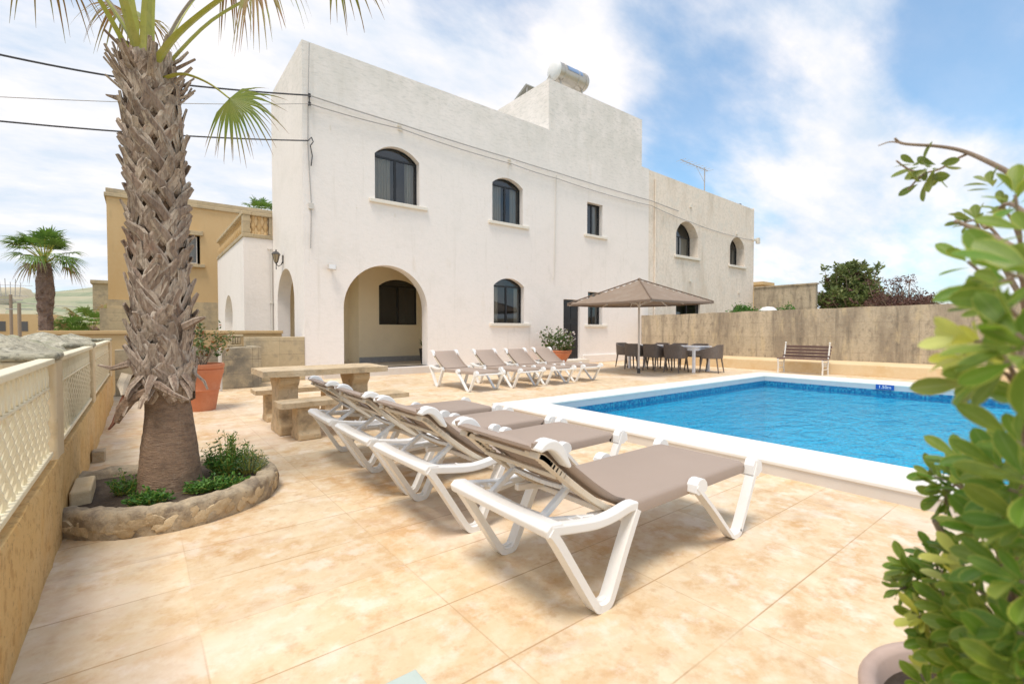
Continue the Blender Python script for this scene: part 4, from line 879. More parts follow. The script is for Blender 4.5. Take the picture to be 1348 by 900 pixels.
for k in range(26):
    a = rnd(0, 6.28); rr = rnd(.25, .95); h = rnd(.2, .72) * (1.15 - rr * .5); e = Vector((rr * math.cos(a) * .62, rr * math.sin(a) * .62, .65 + h)); c = Vector((rnd(-.08, .08), rnd(-.08, .08), .62)); mid = c.lerp(e, .5) + Vector((0, 0, .1))
    m.tube([c, mid, e], [.008, .006, .003], 4, False)
    for i in range(24):
        q_ = mid.lerp(e, rnd(-.1, 1.05)); pts.append(q_ + rvec() * .06)
m.obj('stem', 'twig', t)
m = MB(); leaf_cloud(m, pts[::2] + pts[1::4], .062, .6); m.obj('foliage', 'potleaf', t, recalc=False)
m = MB(); leaf_cloud(m, pts[3::4], .06, .6); m.obj('foliage', 'redleaf', t, recalc=False)
t = thing('flower_pot', 'wide terracotta pot of leggy white-flowering geranium beside the black door', 'potted plant', (10.75, 11.35, 0))
MB().lathe((0, 0, 0), pot_profile(.50, .56, .24), 40).obj('pot', 'terra', t, smooth=True)
MB().lathe((0, 0, .5), [(.44, 0), (0, .02)], 24).obj('soil', 'soil', t)
m = MB(); pts = []; fl = []
for k in range(38):
    a = rnd(0, 6.28); rr = rnd(.1, 1) ** .6; h = rnd(.25, .95) * (1.1 - rr * .45); e = Vector((rr * math.cos(a) * .62, rr * math.sin(a) * .62, .5 + h)); c = Vector((rr * .3 * math.cos(a), rr * .3 * math.sin(a), .5)); mid = c.lerp(e, .5) + rvec() * .05
    m.tube([c, mid, e], [.012, .009, .006], 5, False)
    for i in range(22):
        pts.append(mid.lerp(e, rnd(-.3, 1)) + rvec() * .09)
    if k % 2 == 0:
        for i in range(9): fl.append(e + rvec() * .055)
for (x, y, z) in ((.45, -.35, .95), (.55, -.2, 1.12), (.3, -.4, .82)): m.tube([(.1, -.1, .5), (x, y, z)], .006, 4, False); fl += [Vector((x, y, z)) + rvec() * .06 for i in range(10)]
m.obj('stem', 'twig', t)
m = MB(); leaf_cloud(m, pts, .085, .95); m.obj('foliage', 'potleaf', t, recalc=False)
m = MB(); leaf_cloud(m, fl, .055, .9); m.obj('blossom', 'petal', t, recalc=False)
t = thing('porch_plant', 'dark slim planter with a few leaves just inside the porch', 'potted plant', (6.72, 12.84, .2))
MB().lathe((0, 0, 0), [(.0, 0), (.10, 0), (.16, .45), (.17, .46), (.15, .46), (.14, .42), (0, .42)], 16).obj('pot', 'blackpot', t, smooth=True)
m = MB()
for k in range(9):
    a = k * .7; c = Vector((0, 0, .42)); e = Vector((.22 * math.cos(a), .22 * math.sin(a), .42 + rnd(.2, .45))); s = Vector((-math.sin(a), math.cos(a), 0)) * .03; mid = c.lerp(e, .6) + Vector((0, 0, .06))
    m.add([c - s * .3, c + s * .3, mid + s, mid - s, e], [(0, 1, 2, 3), (3, 2, 4)])
m.obj('foliage', 'potleaf', t, recalc=False)

# ------------------------------------------------------------------ parasol, dining table, chairs, bench
t = thing('parasol', 'large square taupe parasol with white pole over the dining corner', 'parasol', (11.05, 8.3, 0))
MB().tube([(0, 0, .06), (0, 0, 2.55)], .028, 12).obj('pole', 'polem', t, smooth=True)
MB().lathe((0, 0, 0), [(0, .0), (.045, 0), (.045, .10), (.03, .13), (.03, .14)], 12).obj('foot', 'iron', t)
H, ZE, ZA = 1.42, 1.97, 2.63
def can(x, y, dz=0):
    u = max(abs(x), abs(y)) / H; z = ZA - (ZA - ZE) * u; v = min(abs(x), abs(y)) / (max(abs(x), abs(y)) + 1e-6)
    return z - .035 * math.sin(math.pi * min(u, 1)) * (1 - v ** 4) + .0 - .02 * (1 - v * v) * u + dz + .02 * x / H
m = MB(); n = 24; vs = []
for i in range(n + 1):
    for j in range(n + 1):
        x = -H + 2 * H * i / n; y = -H + 2 * H * j / n; vs.append((x, y, can(x, y)))
fs = [(i * (n + 1) + j, (i + 1) * (n + 1) + j, (i + 1) * (n + 1) + j + 1, i * (n + 1) + j + 1) for i in range(n) for j in range(n)]
m.add(vs, fs); cn = m.obj('canopy', 'canopy', t, smooth=True, angle=20); sm = cn.modifiers.new('thickness', 'SOLIDIFY'); sm.thickness = .012
m = MB(); mh = MB()
for a, b in ((-1, -1), (1, -1), (1, 1), (-1, 1)):
    pts = [(a * H * k / 10, b * H * k / 10, can(a * H * k / 10, b * H * k / 10) + .012) for k in range(11)]; m.tube(pts, .018, 6)
c4 = [(-H, -H), (H, -H), (H, H), (-H, H), (-H, -H)]
for (a, b), (c, d) in zip(c4, c4[1:]):
    pts = [(a + (c - a) * k / 12, b + (d - b) * k / 12, can(a + (c - a) * k / 12, b + (d - b) * k / 12) - .02) for k in range(13)]
    for p, q in zip(pts, pts[1:]): m.bar(p, q, .012, .05)
m.obj('binding', 'canopyedge', t)
for k in range(8):
    a = k * math.pi / 4 + math.pi / 4 * 0; ex = [(1, 0), (1, 1), (0, 1), (-1, 1), (-1, 0), (-1, -1), (0, -1), (1, -1)][k]
    m = MB(); e = (ex[0] * H * .97, ex[1] * H * .97); m.bar((0, 0, ZA - .11), (e[0], e[1], can(*e) - .075), .018, .022)
    rb = m.obj('rib', 'polem', t)
    q = (ex[0] * H * .5, ex[1] * H * .5); MB().bar((ex[0] * .04, ex[1] * .04, 1.93), (q[0], q[1], can(*q) - .09), .014, .018).obj('strut', 'polem', rb)
MB().lathe((0, 0, 1.88), [(.03, 0), (.055, .01), (.055, .08), (.03, .09)], 12).obj('slider', 'polem', t)
MB().lathe((0, 0, ZA - .01), [(.06, 0), (.05, .035), (0, .06)], 12).obj('cap', 'canopyedge', t)

t = thing('dining_table', 'long white rectangular dining table ringed by brown chairs', 'table', (12.72, 8.5, 0))
m = MB().box((-.46, -1.2, .715), (.46, 1.2, .745)); m.obj('tabletop', 'tabletop', t, bevel=.008)
MB().box((-.42, -1.16, .63), (-.39, 1.16, .714)).box((.39, -1.16, .63), (.42, 1.16, .714)).box((-.389, -1.16, .63), (.389, -1.13, .714)).box((-.389, 1.13, .63), (.389, 1.16, .714)).obj('apron', 'tabletop', t)
for x in (-.385, .385):
    for y in (-1.12, 1.12): MB().box((x - .035, y - .035, 0), (x + .035, y + .035, .629)).obj('leg', 'tabletop', t, bevel=.006)
def make_chair():
    t = thing('dining_chair', 'x', 'chair', group='brown wicker-look armchairs around the white dining table')     # faces +x
    m = MB(); n = 14; vs = []
    pr = [(.22, .26), (.0, .29), (-.17, .27), (-.24, .18), (-.26, 0), (-.24, -.18), (-.17, -.27), (0, -.29), (.22, -.26)]
    pl = smooth_line(pr, 3); k = len(pl)
    for i, p in enumerate(pl):
        f_ = abs(i / (k - 1) - .5) * 2; top = .80 - .15 * max(0, (f_ - .35) / .65); bot = .42
        fl = 1 + .06
        for z, sc_, in ((bot, 1), ((bot + top) / 2, 1.03), (top, fl), (top, fl - .11), ((bot + top) / 2, .93), (bot, .9)): vs.append((p.x * sc_, p.y * sc_, z))
    m.add(vs, [(6 * i + j, 6 * i + (j + 1) % 6, 6 * i + 6 + (j + 1) % 6, 6 * i + 6 + j) for i in range(k - 1) for j in range(6)] + [(0, 1, 2, 3, 4, 5), tuple(6 * (k - 1) + j for j in range(5, -1, -1))])
    m.obj('backrest', 'chair', t, smooth=True, angle=50)
    MB().prism([(p.x * .96, p.y * .96) for p in pl] + [(.25, -.1), (.25, .1)], lambda a, b, d: (a, b, d), .405, .445).obj('seat', 'chair', t, bevel=.008)
    for x, y in ((.2, .23), (.2, -.23), (-.19, .2), (-.19, -.2)):
        MB().bar((x, y, .42), (x * 1.35, y * 1.12, 0), .045, .03, w2=.028, t2=.022).obj('leg', 'chair', t)
    return t
ch = make_chair()
sp_ = [(12.16, 7.85, R(5), 'brown armchair nearest the white table leg on the pool side'), (12.14, 8.55, R(-4), 'middle brown armchair on the pool side of the dining table'), (12.16, 9.25, R(3), 'brown armchair on the pool side just right of the parasol pole'),
       (13.30, 7.85, R(180), 'brown armchair on the wall side, near the right end of the table'), (13.32, 8.55, R(184), 'middle brown armchair on the wall side of the table'), (13.30, 9.2, R(178), 'brown armchair on the wall side, toward the far end of the table'),
       (12.85, 7.12, R(100), 'brown armchair at the right-hand end of the dining table'), (12.62, 9.98, R(-92), 'brown armchair at the left-hand end of the dining table, behind the parasol pole')]
for i, (x, y, a, lb) in enumerate(sp_):
    o = ch if i == 0 else copy_tree(ch); o.location = (x, y, 0); o.rotation_euler = (0, 0, a); o['label'] = lb

t = thing('park_bench', 'brown slatted park bench with cream iron ends by the stained wall', 'bench', (14.55, 5.38, 0))
for s in (-1, 1):
    y = s * .56; m = MB()
    m.tube([(-.26, y, 0), (-.24, y, .2), (-.27, y, .40)], [.022, .02, .026], 8).tube([(.14, y, 0), (.12, y, .2), (.15, y, .42), (.20, y, .62), (.25, y, .84)], [.022, .02, .022, .02, .016], 8)
    m.bar((-.27, y, .39), (.15, y, .38), .035, .03).bar((-.25, y, .15), (.13, y, .15), .02, .02).lathe((.25, y, .85), [(.0, -.03), (.026, -.01), (.026, .01), (0, .03)], 10)
    for k in range(3): m.lathe((.185 + .022 * k, y, .52 + .1 * k), [(0, -.022), (.026, 0), (0, .022)], 8)
    for k in range(3): m.tube([(-.2 + .1 * k + .04 * math.cos(a), y, .27 + .05 * math.sin(a)) for a in [i * .7 for i in range(9)]], .007, 5)
    m.obj('end_frame', 'castwhite', t, smooth=True)
for k in range(4): MB().box((-.26 + .1 * k, -.60, .405), (-.18 + .1 * k, .60, .43)).obj('seat_slat', 'slat', t, bevel=.005)
for k in range(4):
    z = .48 + .088 * k; x = .155 + .055 * k * .45 + .02 * k; MB().bar((x, -.60, z), (x, .60, z), .022, .068).obj('back_slat', 'slat', t, bevel=.004)

# ------------------------------------------------------------------ planter with the palm
t = thing('stone_planter', 'half-round kerb of rough field stones around the palm', 'planter')
arc = smooth_line([(-.36, 3.80), (-.14, 3.60), (.16, 3.52), (.48, 3.62), (.70, 3.86), (.76, 4.12), (.68, 4.38), (.45, 4.58), (.1, 4.66), (-.36, 4.66)], 6)
from mathutils import noise as NZ
def arc_at(u):
    k = u * (len(arc) - 1); i = min(int(k), len(arc) - 2); return arc[i].lerp(arc[i + 1], k - i)
q = MB(); n = 110; vs = []; cs = [(.064, -.02), (.068, .05), (.068, .09), (.066, .125), (.058, .145), (.036, .155), (0, .158), (-.036, .155), (-.056, .135), (-.06, .0)]
for i in range(n + 1):
    p = arc_at(i / n); p2 = arc_at(min(1, i / n + .01)); p1 = arc_at(max(0, i / n - .01)); tt = (p2 - p1).normalized(); nv = Vector((tt.y, -tt.x))
    for o_, z in cs:
        v = Vector((p.x + nv.x * o_, p.y + nv.y * o_, z)); nz = NZ.noise_vector(v * 9) * .020 + NZ.noise_vector(v * 28) * .014; v += nz; vs.append(v)
k = len(cs); q.add(vs, [(k * i + j, k * i + k + j, k * i + k + j + 1, k * i + j + 1) for i in range(n) for j in range(k - 1)]); q.obj('kerb', 'kerbstone', t, smooth=True, angle=180)
q = MB()
for i in range(84):
    u = (i + .5) / 84 + rnd(-.006, .006); p = arc_at(u); p2 = arc_at(min(1, u + .01)); p1 = arc_at(max(0, u - .01)); tt = (p2 - p1).normalized(); nv = Vector((tt.y, -tt.x)); z = rnd(.035, .095); a = rnd(.03, .085); b = rnd(.02, .045); rt = rnd(-.4, .4)
    c = Vector((p.x + nv.x * .063, p.y + nv.y * .063, z)); k_ = 7; vs = []
    for ring_, dd in ((1, -.012), (.88, .007), (.6, .010)):
        for j in range(k_):
            an_ = 2 * math.pi * j / k_; rr = (1 + .55 * NZ.noise(Vector((i * 3.1, j * 1.7, 0)))) * ring_; x_, y_ = a * rr * math.cos(an_), b * rr * math.sin(an_); x_, y_ = x_ * math.cos(rt) - y_ * math.sin(rt), x_ * math.sin(rt) + y_ * math.cos(rt)
            vs.append((c.x + tt.x * x_ + nv.x * dd, c.y + tt.y * x_ + nv.y * dd, max(.004, c.z + y_)))
    q.add(vs, [(r_ * k_ + j, r_ * k_ + (j + 1) % k_, (r_ + 1) * k_ + (j + 1) % k_, (r_ + 1) * k_ + j) for r_ in range(2) for j in range(k_)] + [tuple(2 * k_ + j for j in range(k_))])
q.obj('field_stones', 'cobble', t, smooth=True, angle=50)
so_ = MB(); vs = [(.2, 4.1, .13)] + [(p.x, p.y, .10) for p in arc]; so_.add(vs, [(0, i, i + 1) for i in range(1, len(vs) - 1)] + [(0, len(vs) - 1, 1)]); so_.obj('soil', 'soil', t)
tag(MB().box((-.365, 4.0, .0), (-.26, 4.4, .19)).obj('concrete_block', 'fencestone', bevel=.012), 'pale concrete block wedged between dwarf wall and planter', 'block')
tag(MB().box((-.365, 5.7, 0), (-.27, 5.85, .10)).obj('brick_end', 'kerbstone', bevel=.008), 'small loose brick at the foot of the dwarf wall beyond the planter', 'brick')
def herb(cx, cy, rx, ry, z0, h, n, ls, mat, label, name='herb_bush', cat='plant', wd=.35):
    t = thing(name, label, cat, (cx, cy, z0)); st = MB(); pts = []
    for i in range(n):
        a = rnd(0, 6.28); r_ = rnd(0, 1) ** .5; e = Vector((rx * r_ * math.cos(a), ry * r_ * math.sin(a), h * rnd(.35, 1) * (1.1 - .6 * r_))); c = Vector((e.x * .4, e.y * .4, 0)); st.tube([c, c.lerp(e, .5) + rvec() * .015, e], [.003, .0025, .0015], 4, False)
        pts += [c.lerp(e, rnd(.25, 1.05)) + rvec() * .018 for k in range(16)]
    st.obj('stem', 'petiole', t); m = MB(); leaf_cloud(m, pts, ls, wd); m.obj('foliage', mat, t, recalc=False)
herb(.52, 4.14, .17, .2, .11, .36, 110, .032, 'herb', 'bushy green herb growing right of the palm base')
herb(.64, 4.05, .12, .15, .12, .24, 60, .022, 'herbgrey', 'grey-green feathery herb tuft at the right rim of the planter')
herb(.40, 3.80, .22, .09, .11, .11, 70, .028, 'herb', 'low bright parsley-like greens in front right of the palm', 'green_clump', wd=.6)
herb(.02, 3.72, .12, .08, .11, .12, 50, .026, 'herb', 'low green clump at the front left foot of the palm', 'green_clump', wd=.6)
herb(-.10, 4.05, .09, .09, .11, .18, 36, .026, 'herb', 'small herb tuft left of the palm base', 'green_clump')

# ---- palms
def fan_leaf(m, hub, t, s, nv, Lf, nseg, spread, droop, fold=.0, tipvar=.25):
    t = t.normalized(); s = (s - t * s.dot(t)).normalized(); nv = s.cross(t).normalized()
    if nv.z < 0: nv = -nv
    dth = 2 * spread / nseg
    for i in range(nseg):
        a = (i / (nseg - 1) - .5) * 2 * spread; d = (t * math.cos(a) + s * math.sin(a)).normalized(); sd_ = (s * math.cos(a) - t * math.sin(a)); Ls = Lf * (.72 + .28 * math.cos(a * .7)) * rnd(1 - tipvar, 1.05)
        R_ = [0, .22, .45, .62, .78, .9, 1.0]; vs = []; at = []; tw = rnd(-.5, .5); dr = droop * rnd(.7, 1.5)
        for r_ in R_:
            w_ = r_ * Ls * dth * .5 * 1.05 if r_ <= .45 else .45 * Ls * dth * .5 * max(.06, (1 - (r_ - .45) / .55) ** .8)
            free = max(0, r_ - .40) / .6
            c = hub + d * (r_ * Ls) * (1 - .12 * dr * free) + nv * (fold * abs(math.sin(a)) * r_ * Ls) - Vector((0, 0, 1)) * Ls * dr * (free ** 1.5) * .75 + sd_ * tw * free * Ls * .14
            ridge = nv * w_ * .35
            vs += [c - sd_ * w_, c + ridge, c + sd_ * w_]; at += [r_] * 3
        k = len(R_); m.add(vs, [(3 * j, 3 * j + 3, 3 * j + 4, 3 * j + 1) for j in range(k - 1)] + [(3 * j + 1, 3 * j + 4, 3 * j + 5, 3 * j + 2) for j in range(k - 1)], at)
def frond(parent, pts, Lf, nseg=34, spread=1.9, droop=.5, leaf='frond', stalk='petiole', w0=.035, w1=.014, side=None, fold=.15, tipdry=0):
    P = smooth_line(pts, 5); k = len(P); m = MB()
    for i in range(k - 1):
        pass
    rs = [w0 + (w1 - w0) * (i / (k - 1)) ** .6 for i in range(k)]
    # flattened stalk
    vs = []
    for i, p in enumerate(P):
        tt = (P[min(i + 1, k - 1)] - P[max(i - 1, 0)]).normalized(); sx = tt.cross(Vector((0, 0, 1)));
        if sx.length < .15: sx = tt.cross(Vector((.6, .8, 0)))
        sx.normalize(); uy = sx.cross(tt).normalized(); r_ = rs[i]
        vs += [p - sx * r_, p + uy * r_ * .28 - sx * r_ * .5, p + uy * r_ * .34 + sx * r_ * .5, p + sx * r_, p - uy * r_ * .55]
    m.add(vs, [(5 * i + j, 5 * i + (j + 1) % 5, 5 * i + 5 + (j + 1) % 5, 5 * i + 5 + j) for i in range(k - 1) for j in range(5)] + [(0, 1, 2, 3, 4), tuple(5 * (k - 1) + j for j in (4, 3, 2, 1, 0))])
    f_ = m.obj('frond', stalk, parent, smooth=True)
    t_ = (P[-1] - P[-2]).normalized(); sd_ = side or t_.cross(Vector((0, 0, 1)))
    if sd_.length < .1: sd_ = Vector((.7, -.7, 0))
    m = MB(); fan_leaf(m, P[-1], t_, Vector(sd_), None, Lf, nseg, spread, droop, fold)
    m.obj('leaf_fan', leaf, f_, recalc=False); return f_
rt_, fw_, up_ = Vector((.787, -.617, 0)), Vector((.617, .787, 0)), Vector((0, 0, 1))
palm = thing('fan_palm', 'large shaggy-trunked fan palm in the stone planter at the left', 'palm tree')
tl = [((.15, 4.05, .08), .200), ((.15, 4.05, .2), .184), ((.15, 4.05, .42), .160), ((.15, 4.05, .62), .136), ((.14, 4.06, .8), .124), ((.12, 4.08, 1.12), .130), ((.11, 4.08, 1.91), .124), ((.09, 4.10, 2.68), .126), ((.08, 4.11, 3.02), .108), ((.08, 4.11, 3.12), .07)]
def trunk_at(z):
    for (p, r), (q_, r2) in zip(tl, tl[1:]):
        if z <= q_[2] or q_ is tl[-1][0]:
            u = (z - p[2]) / (q_[2] - p[2]); return Vector(p).lerp(Vector(q_), u), r + (r2 - r) * u
    return Vector(tl[-1][0]), tl[-1][1]
m = MB(); n = 40; zs_ = [.06 + .025 * i for i in range(32)] + [.9 + .1 * i for i in range(23)]; vs = []
for z in zs_:
    c, r = trunk_at(z)
    for j in range(n):
        a = 2 * math.pi * j / n; rr = r * (1 + .025 * NZ.noise(Vector((math.cos(a) * 2, math.sin(a) * 2, z * 30))) + .03 * NZ.noise(Vector((math.cos(a) * 9, math.sin(a) * 9, z * 6)))); vs.append((c.x + rr * math.cos(a), c.y + rr * math.sin(a), z))
m.add(vs, [(i * n + j, i * n + (j + 1) % n, (i + 1) * n + (j + 1) % n, (i + 1) * n + j) for i in range(len(zs_) - 1) for j in range(n)]); m.obj('trunk', 'barks', palm, smooth=True, angle=180)
def strap(m, P, W, T, out):
    """flat tapering strap along P; W widths, T thickness; out = outward direction"""
    k = len(P); vs = []; at = []
    for i in range(k):
        tt = (P[min(i + 1, k - 1)] - P[max(i - 1, 0)]).normalized(); sx = tt.cross(out).normalized(); o_ = sx.cross(tt).normalized()
        if o_.dot(out) < 0: o_ = -o_
        w_ = W[i] / 2; vs += [P[i] - sx * w_, P[i] - sx * w_ * .5 + o_ * T, P[i] + o_ * T * .75, P[i] + sx * w_ * .5 + o_ * T, P[i] + sx * w_, P[i] - o_ * T * .3]; at += [rnd(.3, 1), rnd(0, .5), rnd(.2, .6), rnd(0, .5), rnd(.3, 1), 0]
    m.add(vs, [(6 * i + j, 6 * i + (j + 1) % 6, 6 * i + 6 + (j + 1) % 6, 6 * i + 6 + j) for i in range(k - 1) for j in range(6)] + [(0, 1, 2, 3, 4, 5), tuple(6 * (k - 1) + j for j in (5, 4, 3, 2, 1, 0))], at)
mb_, mr = MB(), MB(); ga = 0; i = 0; z = .86
while z < 3.02:
    c, r = trunk_at(z); fz = (z - .86) / 2.16; big = 1 + .3 * (fz < .35)
    ring_n = 8
    for j in range(ring_n):
        a = 2 * math.pi * (j + (i % 2) * .5) / ring_n + rnd(-.12, .12); zz = z + rnd(-.03, .03)
        def P3(da, dz, dr): cc, r0 = trunk_at(zz + dz); return Vector((cc.x + (r0 + dr) * math.cos(a + da), cc.y + (r0 + dr) * math.sin(a + da), zz + dz))
        out_ = Vector((math.cos(a), math.sin(a), .25)).normalized(); tl_ = rnd(.45, 1.0) * big; lean = rnd(-.30, .30); of = rnd(.65, 1.2)
        for s in (-1, 1):
            if random.random() < .10: continue
            pp = [P3(s * .62 * big, -.10 * big, .010), P3(s * .36 * big, -.035, .028), P3(s * .10, .03, .034 * of), P3(lean * .6, .03 + .06 * tl_, .052 * of), P3(lean, .03 + .11 * tl_, .070 * of)]
            strap(mb_, pp, [.05 * big, .070 * big, .066 * big, .056, .036 * rnd(.6, 1.3)], .012, out_)
        if False:
            e = P3(lean, .03 + .115 * tl_, .060 * of); mr.tube([e - out_ * .03 - Vector((0, 0, .03)), e + out_ * .012], [.034, .028], 7)
    z += .086 * (1 + .12 * (fz < .35)); i += 1
# ragged collar of loose bases at the neck, and stubs near the crown
for k in range(20):
    a = rnd(0, 6.28); z0 = rnd(.74, .92); c, r = trunk_at(z0); d = Vector((math.cos(a), math.sin(a), 0)); ln = rnd(.04, .13)
    pp = [c + d * (r * .9) + up_ * .03, c + d * (r + .04) + up_ * .03, c + d * (r + .06 + ln * .35) - up_ * ln * .3, c + d * (r + .07 + ln * .42) - up_ * ln * .75]
    strap(mb_, pp, [.06, .06, .045, .02], .009, d)
for k in range(34):
    a = rnd(0, 6.28); z0 = rnd(2.75, 3.03); c, r = trunk_at(z0); d = Vector((math.cos(a), math.sin(a), 0)); pp = [c + d * r * .8, c + d * (r + .06) + up_ * .07, c + d * (r + rnd(.09, .16)) + up_ * rnd(.12, .2)]
    strap(mb_, pp, [.06, .045, .022], .009, d)
mb_.obj('leaf_base', 'boot', palm, smooth=True, angle=35, recalc=False)
# the broken boots hanging at the neck, seen from the terrace
def W3(r, u, f): return Vector((.12, 4.08, 0)) + rt_ * r + fw_ * f + up_ * u
for nm, mt, pp, ww in (('loose_base', 'barks', [W3(.02, .80, -.17), W3(-.06, .76, -.20), W3(-.13, .68, -.20), W3(-.17, .60, -.19)], [.05, .075, .08, .04]),
                   ('loose_base', 'resinold', [W3(-.17, .91, -.1), W3(-.185, .84, -.12), W3(-.165, .77, -.14)], [.075, .08, .02]),
                   ('loose_base', 'rawboot', [W3(-.16, .82, -.1), W3(-.20, .70, -.12), W3(-.24, .58, -.13), W3(-.27, .54, -.13)], [.03, .035, .025, .01]),
                   ('loose_base', 'boot', [W3(.02, .86, -.18), W3(.12, .84, -.2), W3(.22, .78, -.2), W3(.30, .745, -.18)], [.05, .06, .035, .012]),
                   ('loose_base', 'boot', [W3(-.10, .98, -.17), W3(-.22, .95, -.16), W3(-.32, .97, -.14)], [.05, .03, .01]),
                   ('loose_base', 'boot', [W3(-.14, 2.70, -.05), W3(-.22, 2.76, -.06), W3(-.30, 2.78, -.06)], [.05, .04, .012]),
                   ('loose_base', 'boot', [W3(-.13, 3.02, -.05), W3(-.2, 3.1, -.06), W3(-.22, 3.15, -.06)], [.05, .035, .012]),
                   ('loose_base', 'boot', [W3(.18, 1.22, -.05), W3(.28, 1.27, -.06), W3(.34, 1.29, -.06)], [.06, .045, .012])):
    q = MB(); strap(q, pp, ww, .012, -fw_); q.obj(nm, mt, palm, smooth=True)
# crown: stalks in metres right / up / away from the crown centre
C0 = Vector((.08, 4.11, 3.02))
def F(pr, Lf, **k): return frond(palm, [C0 + rt_ * a + up_ * b + fw_ * c for a, b, c in pr], Lf, **k)
F([(.02, -.02, -.08), (-.12, .25, -.12), (-.33, .56, -.15), (-.62, .92, -.15)], .62, droop=.5)
F([(0, 0, -.03), (-.1, .3, -.02), (-.2, .6, .1), (-.35, 1.0, .2)], .6, w0=.025)
F([(0, 0, -.08), (-.03, .35, -.12), (-.06, .7, -.12), (-.1, 1.25, -.1)], .6, w0=.04)
F([(.02, 0, -.02), (.0, .35, .02), (.02, .8, .05), (.08, 1.3, .1)], .6, w0=.035)
F([(.05, 0, -.1), (.09, .3, -.14), (.16, .6, -.18), (.28, 1.05, -.2)], .6, w0=.042)
F([(.04, -.02, 0), (.14, .3, .05), (.26, .56, .12), (.42, .74, .2)], .55, w0=.025, stalk='petioledry', leaf='fronddry', droop=.95)
F([(.10, -.06, -.1), (.30, .10, -.16), (.60, .27, -.22), (.86, .36, -.28)], .48, w0=.034, droop=.8, leaf='fronddry', side=up_ * .85 - rt_ * .35 + fw_ * .35, spread=2.1)
F([(.12, -.12, -.04), (.28, -.11, -.08), (.46, -.18, -.10), (.61, -.29, -.12)], .40, w0=.022, w1=.012, droop=.42, fold=-.25, spread=1.7, tipdry=0, side=rt_ * .5 + up_ * .8 + fw_ * .2)
F([(-.02, 0, .1), (-.2, .35, .25), (-.4, .62, .42), (-.58, .72, .6)], .5, w0=.025, droop=.9, leaf='fronddry')
F([(-.05, 0, 0), (-.3, .42, .1), (-.62, .72, .2), (-1.0, .9, .25)], .6, w0=.022, droop=.9, leaf='fronddry', stalk='petioledry')
F([(.06, 0, .05), (.3, .42, .2), (.65, .75, .35), (1.1, .95, .4)], .6, w0=.026, droop=.7)
F([(.0, 0, .05), (.0, .5, .3), (0, .95, .6), (0, 1.3, .9)], .6, droop=.6)
F([(.0, 0, -.1), (.05, .4, -.35), (.1, .8, -.65), (.2, 1.1, -.95)], .6, droop=.6)
F([(-.05, 0, -.1), (-.2, .45, -.35), (-.45, .8, -.6), (-.7, 1.05, -.8)], .6, droop=.6)
def small_palm(x, y, z0, h, rt0, crown, nf, label, seed, nseg=22):
    random.seed(seed); t = thing('fan_palm', label, 'palm tree', (x, y, z0), 0, None); m = MB(); n = 14; vs = []; k = 26
    for i in range(k + 1):
        z = h * i / k; r = rt0 * (1.0 + .12 * math.sin(i * .4)) * (.92 if i > k - 3 else 1)
        for j in range(n): a = 6.283 * j / n; rr = r * rnd(.90, 1.08); vs.append((rr * math.cos(a), rr * math.sin(a), z))
    m.add(vs, [(i * n + j, i * n + (j + 1) % n, (i + 1) * n + (j + 1) % n, (i + 1) * n + j) for i in range(k) for j in range(n)])
    for i in range(int(h * 90)):
        a = rnd(0, 6.28); z = rnd(.1, h - .02); d = Vector((math.cos(a), math.sin(a), .5)); p = Vector((rt0 * .95 * math.cos(a), rt0 * .95 * math.sin(a), z)); sx = Vector((-math.sin(a), math.cos(a), rnd(-.3, .3))) * rt0 * .2; m.add([p - sx, p + sx, p + d * rt0 * rnd(.25, .5)], [(0, 1, 2)])
    m.obj('trunk', 'trunkfar', t)
    c0 = Vector((0, 0, h))
    for i in range(nf):
        a = 2.4 * i + rnd(-.2, .2); e = rnd(.0, 1.25) if i > 4 else rnd(1.0, 1.4); d = Vector((math.cos(a) * math.cos(e), math.sin(a) * math.cos(e), math.sin(e))); l_ = crown * rnd(.48, .66)
        frond(t, [c0, c0 + d * l_ * .4 + up_ * .05, c0 + d * l_ * .75 + up_ * .04, c0 + d * l_ - up_ * .05 * (1.2 - e)], crown * .50, nseg=nseg, spread=1.75, droop=.35 + .4 * (e < .3), leaf='frondfar' if (e > .12) else 'fronddry', w0=.03, w1=.012)
    return t
small_palm(-2.5, 22.3, -.3, 3.75, .21, 1.35, 34, 'mid-distance fan palm with stout brown trunk at the far left', 5)
small_palm(7.09, 38.9, 0, 9.6, .3, 1.6, 16, 'tiny distant palm top peeking over the roof beside the villa', 6, 12)
random.seed(31)
def ground_palm(x, y, z0, h, n, Lf, label):
    t = thing('bushy_palm', label, 'palm', (x, y, z0)); 
    MB().lathe((0, 0, 0), [(.25, 0), (.22, h * .4), (.05, h * .5)], 10).obj('trunk', 'trunkfar', t)
    for i in range(n):
        a = 2.4 * i; e = rnd(.0, 1.3); d = Vector((math.cos(a) * math.cos(e), math.sin(a) * math.cos(e), math.sin(e))); c0 = Vector((0, 0, h * .35)); l_ = Lf * rnd(.6, .95)
        frond(t, [c0, c0 + d * l_ * .5, c0 + d * l_], Lf * .62, nseg=18, spread=1.6, droop=.5, leaf='frondfar' if i % 4 else 'fronddry', w0=.02, w1=.01)
ground_palm(-2.35, 29.3, -.3, 1.6, 20, 1.35, 'bushy palm clump beside the golden house corner')
ground_palm(-1.75, 30.2, .5, 1.9, 18, 1.2, 'taller dusty palm clump against the golden house edge')
ground_palm(-2.35, 26.8, -.4, .9, 18, 1.0, 'low bright green palmetto in front of the palm clump')
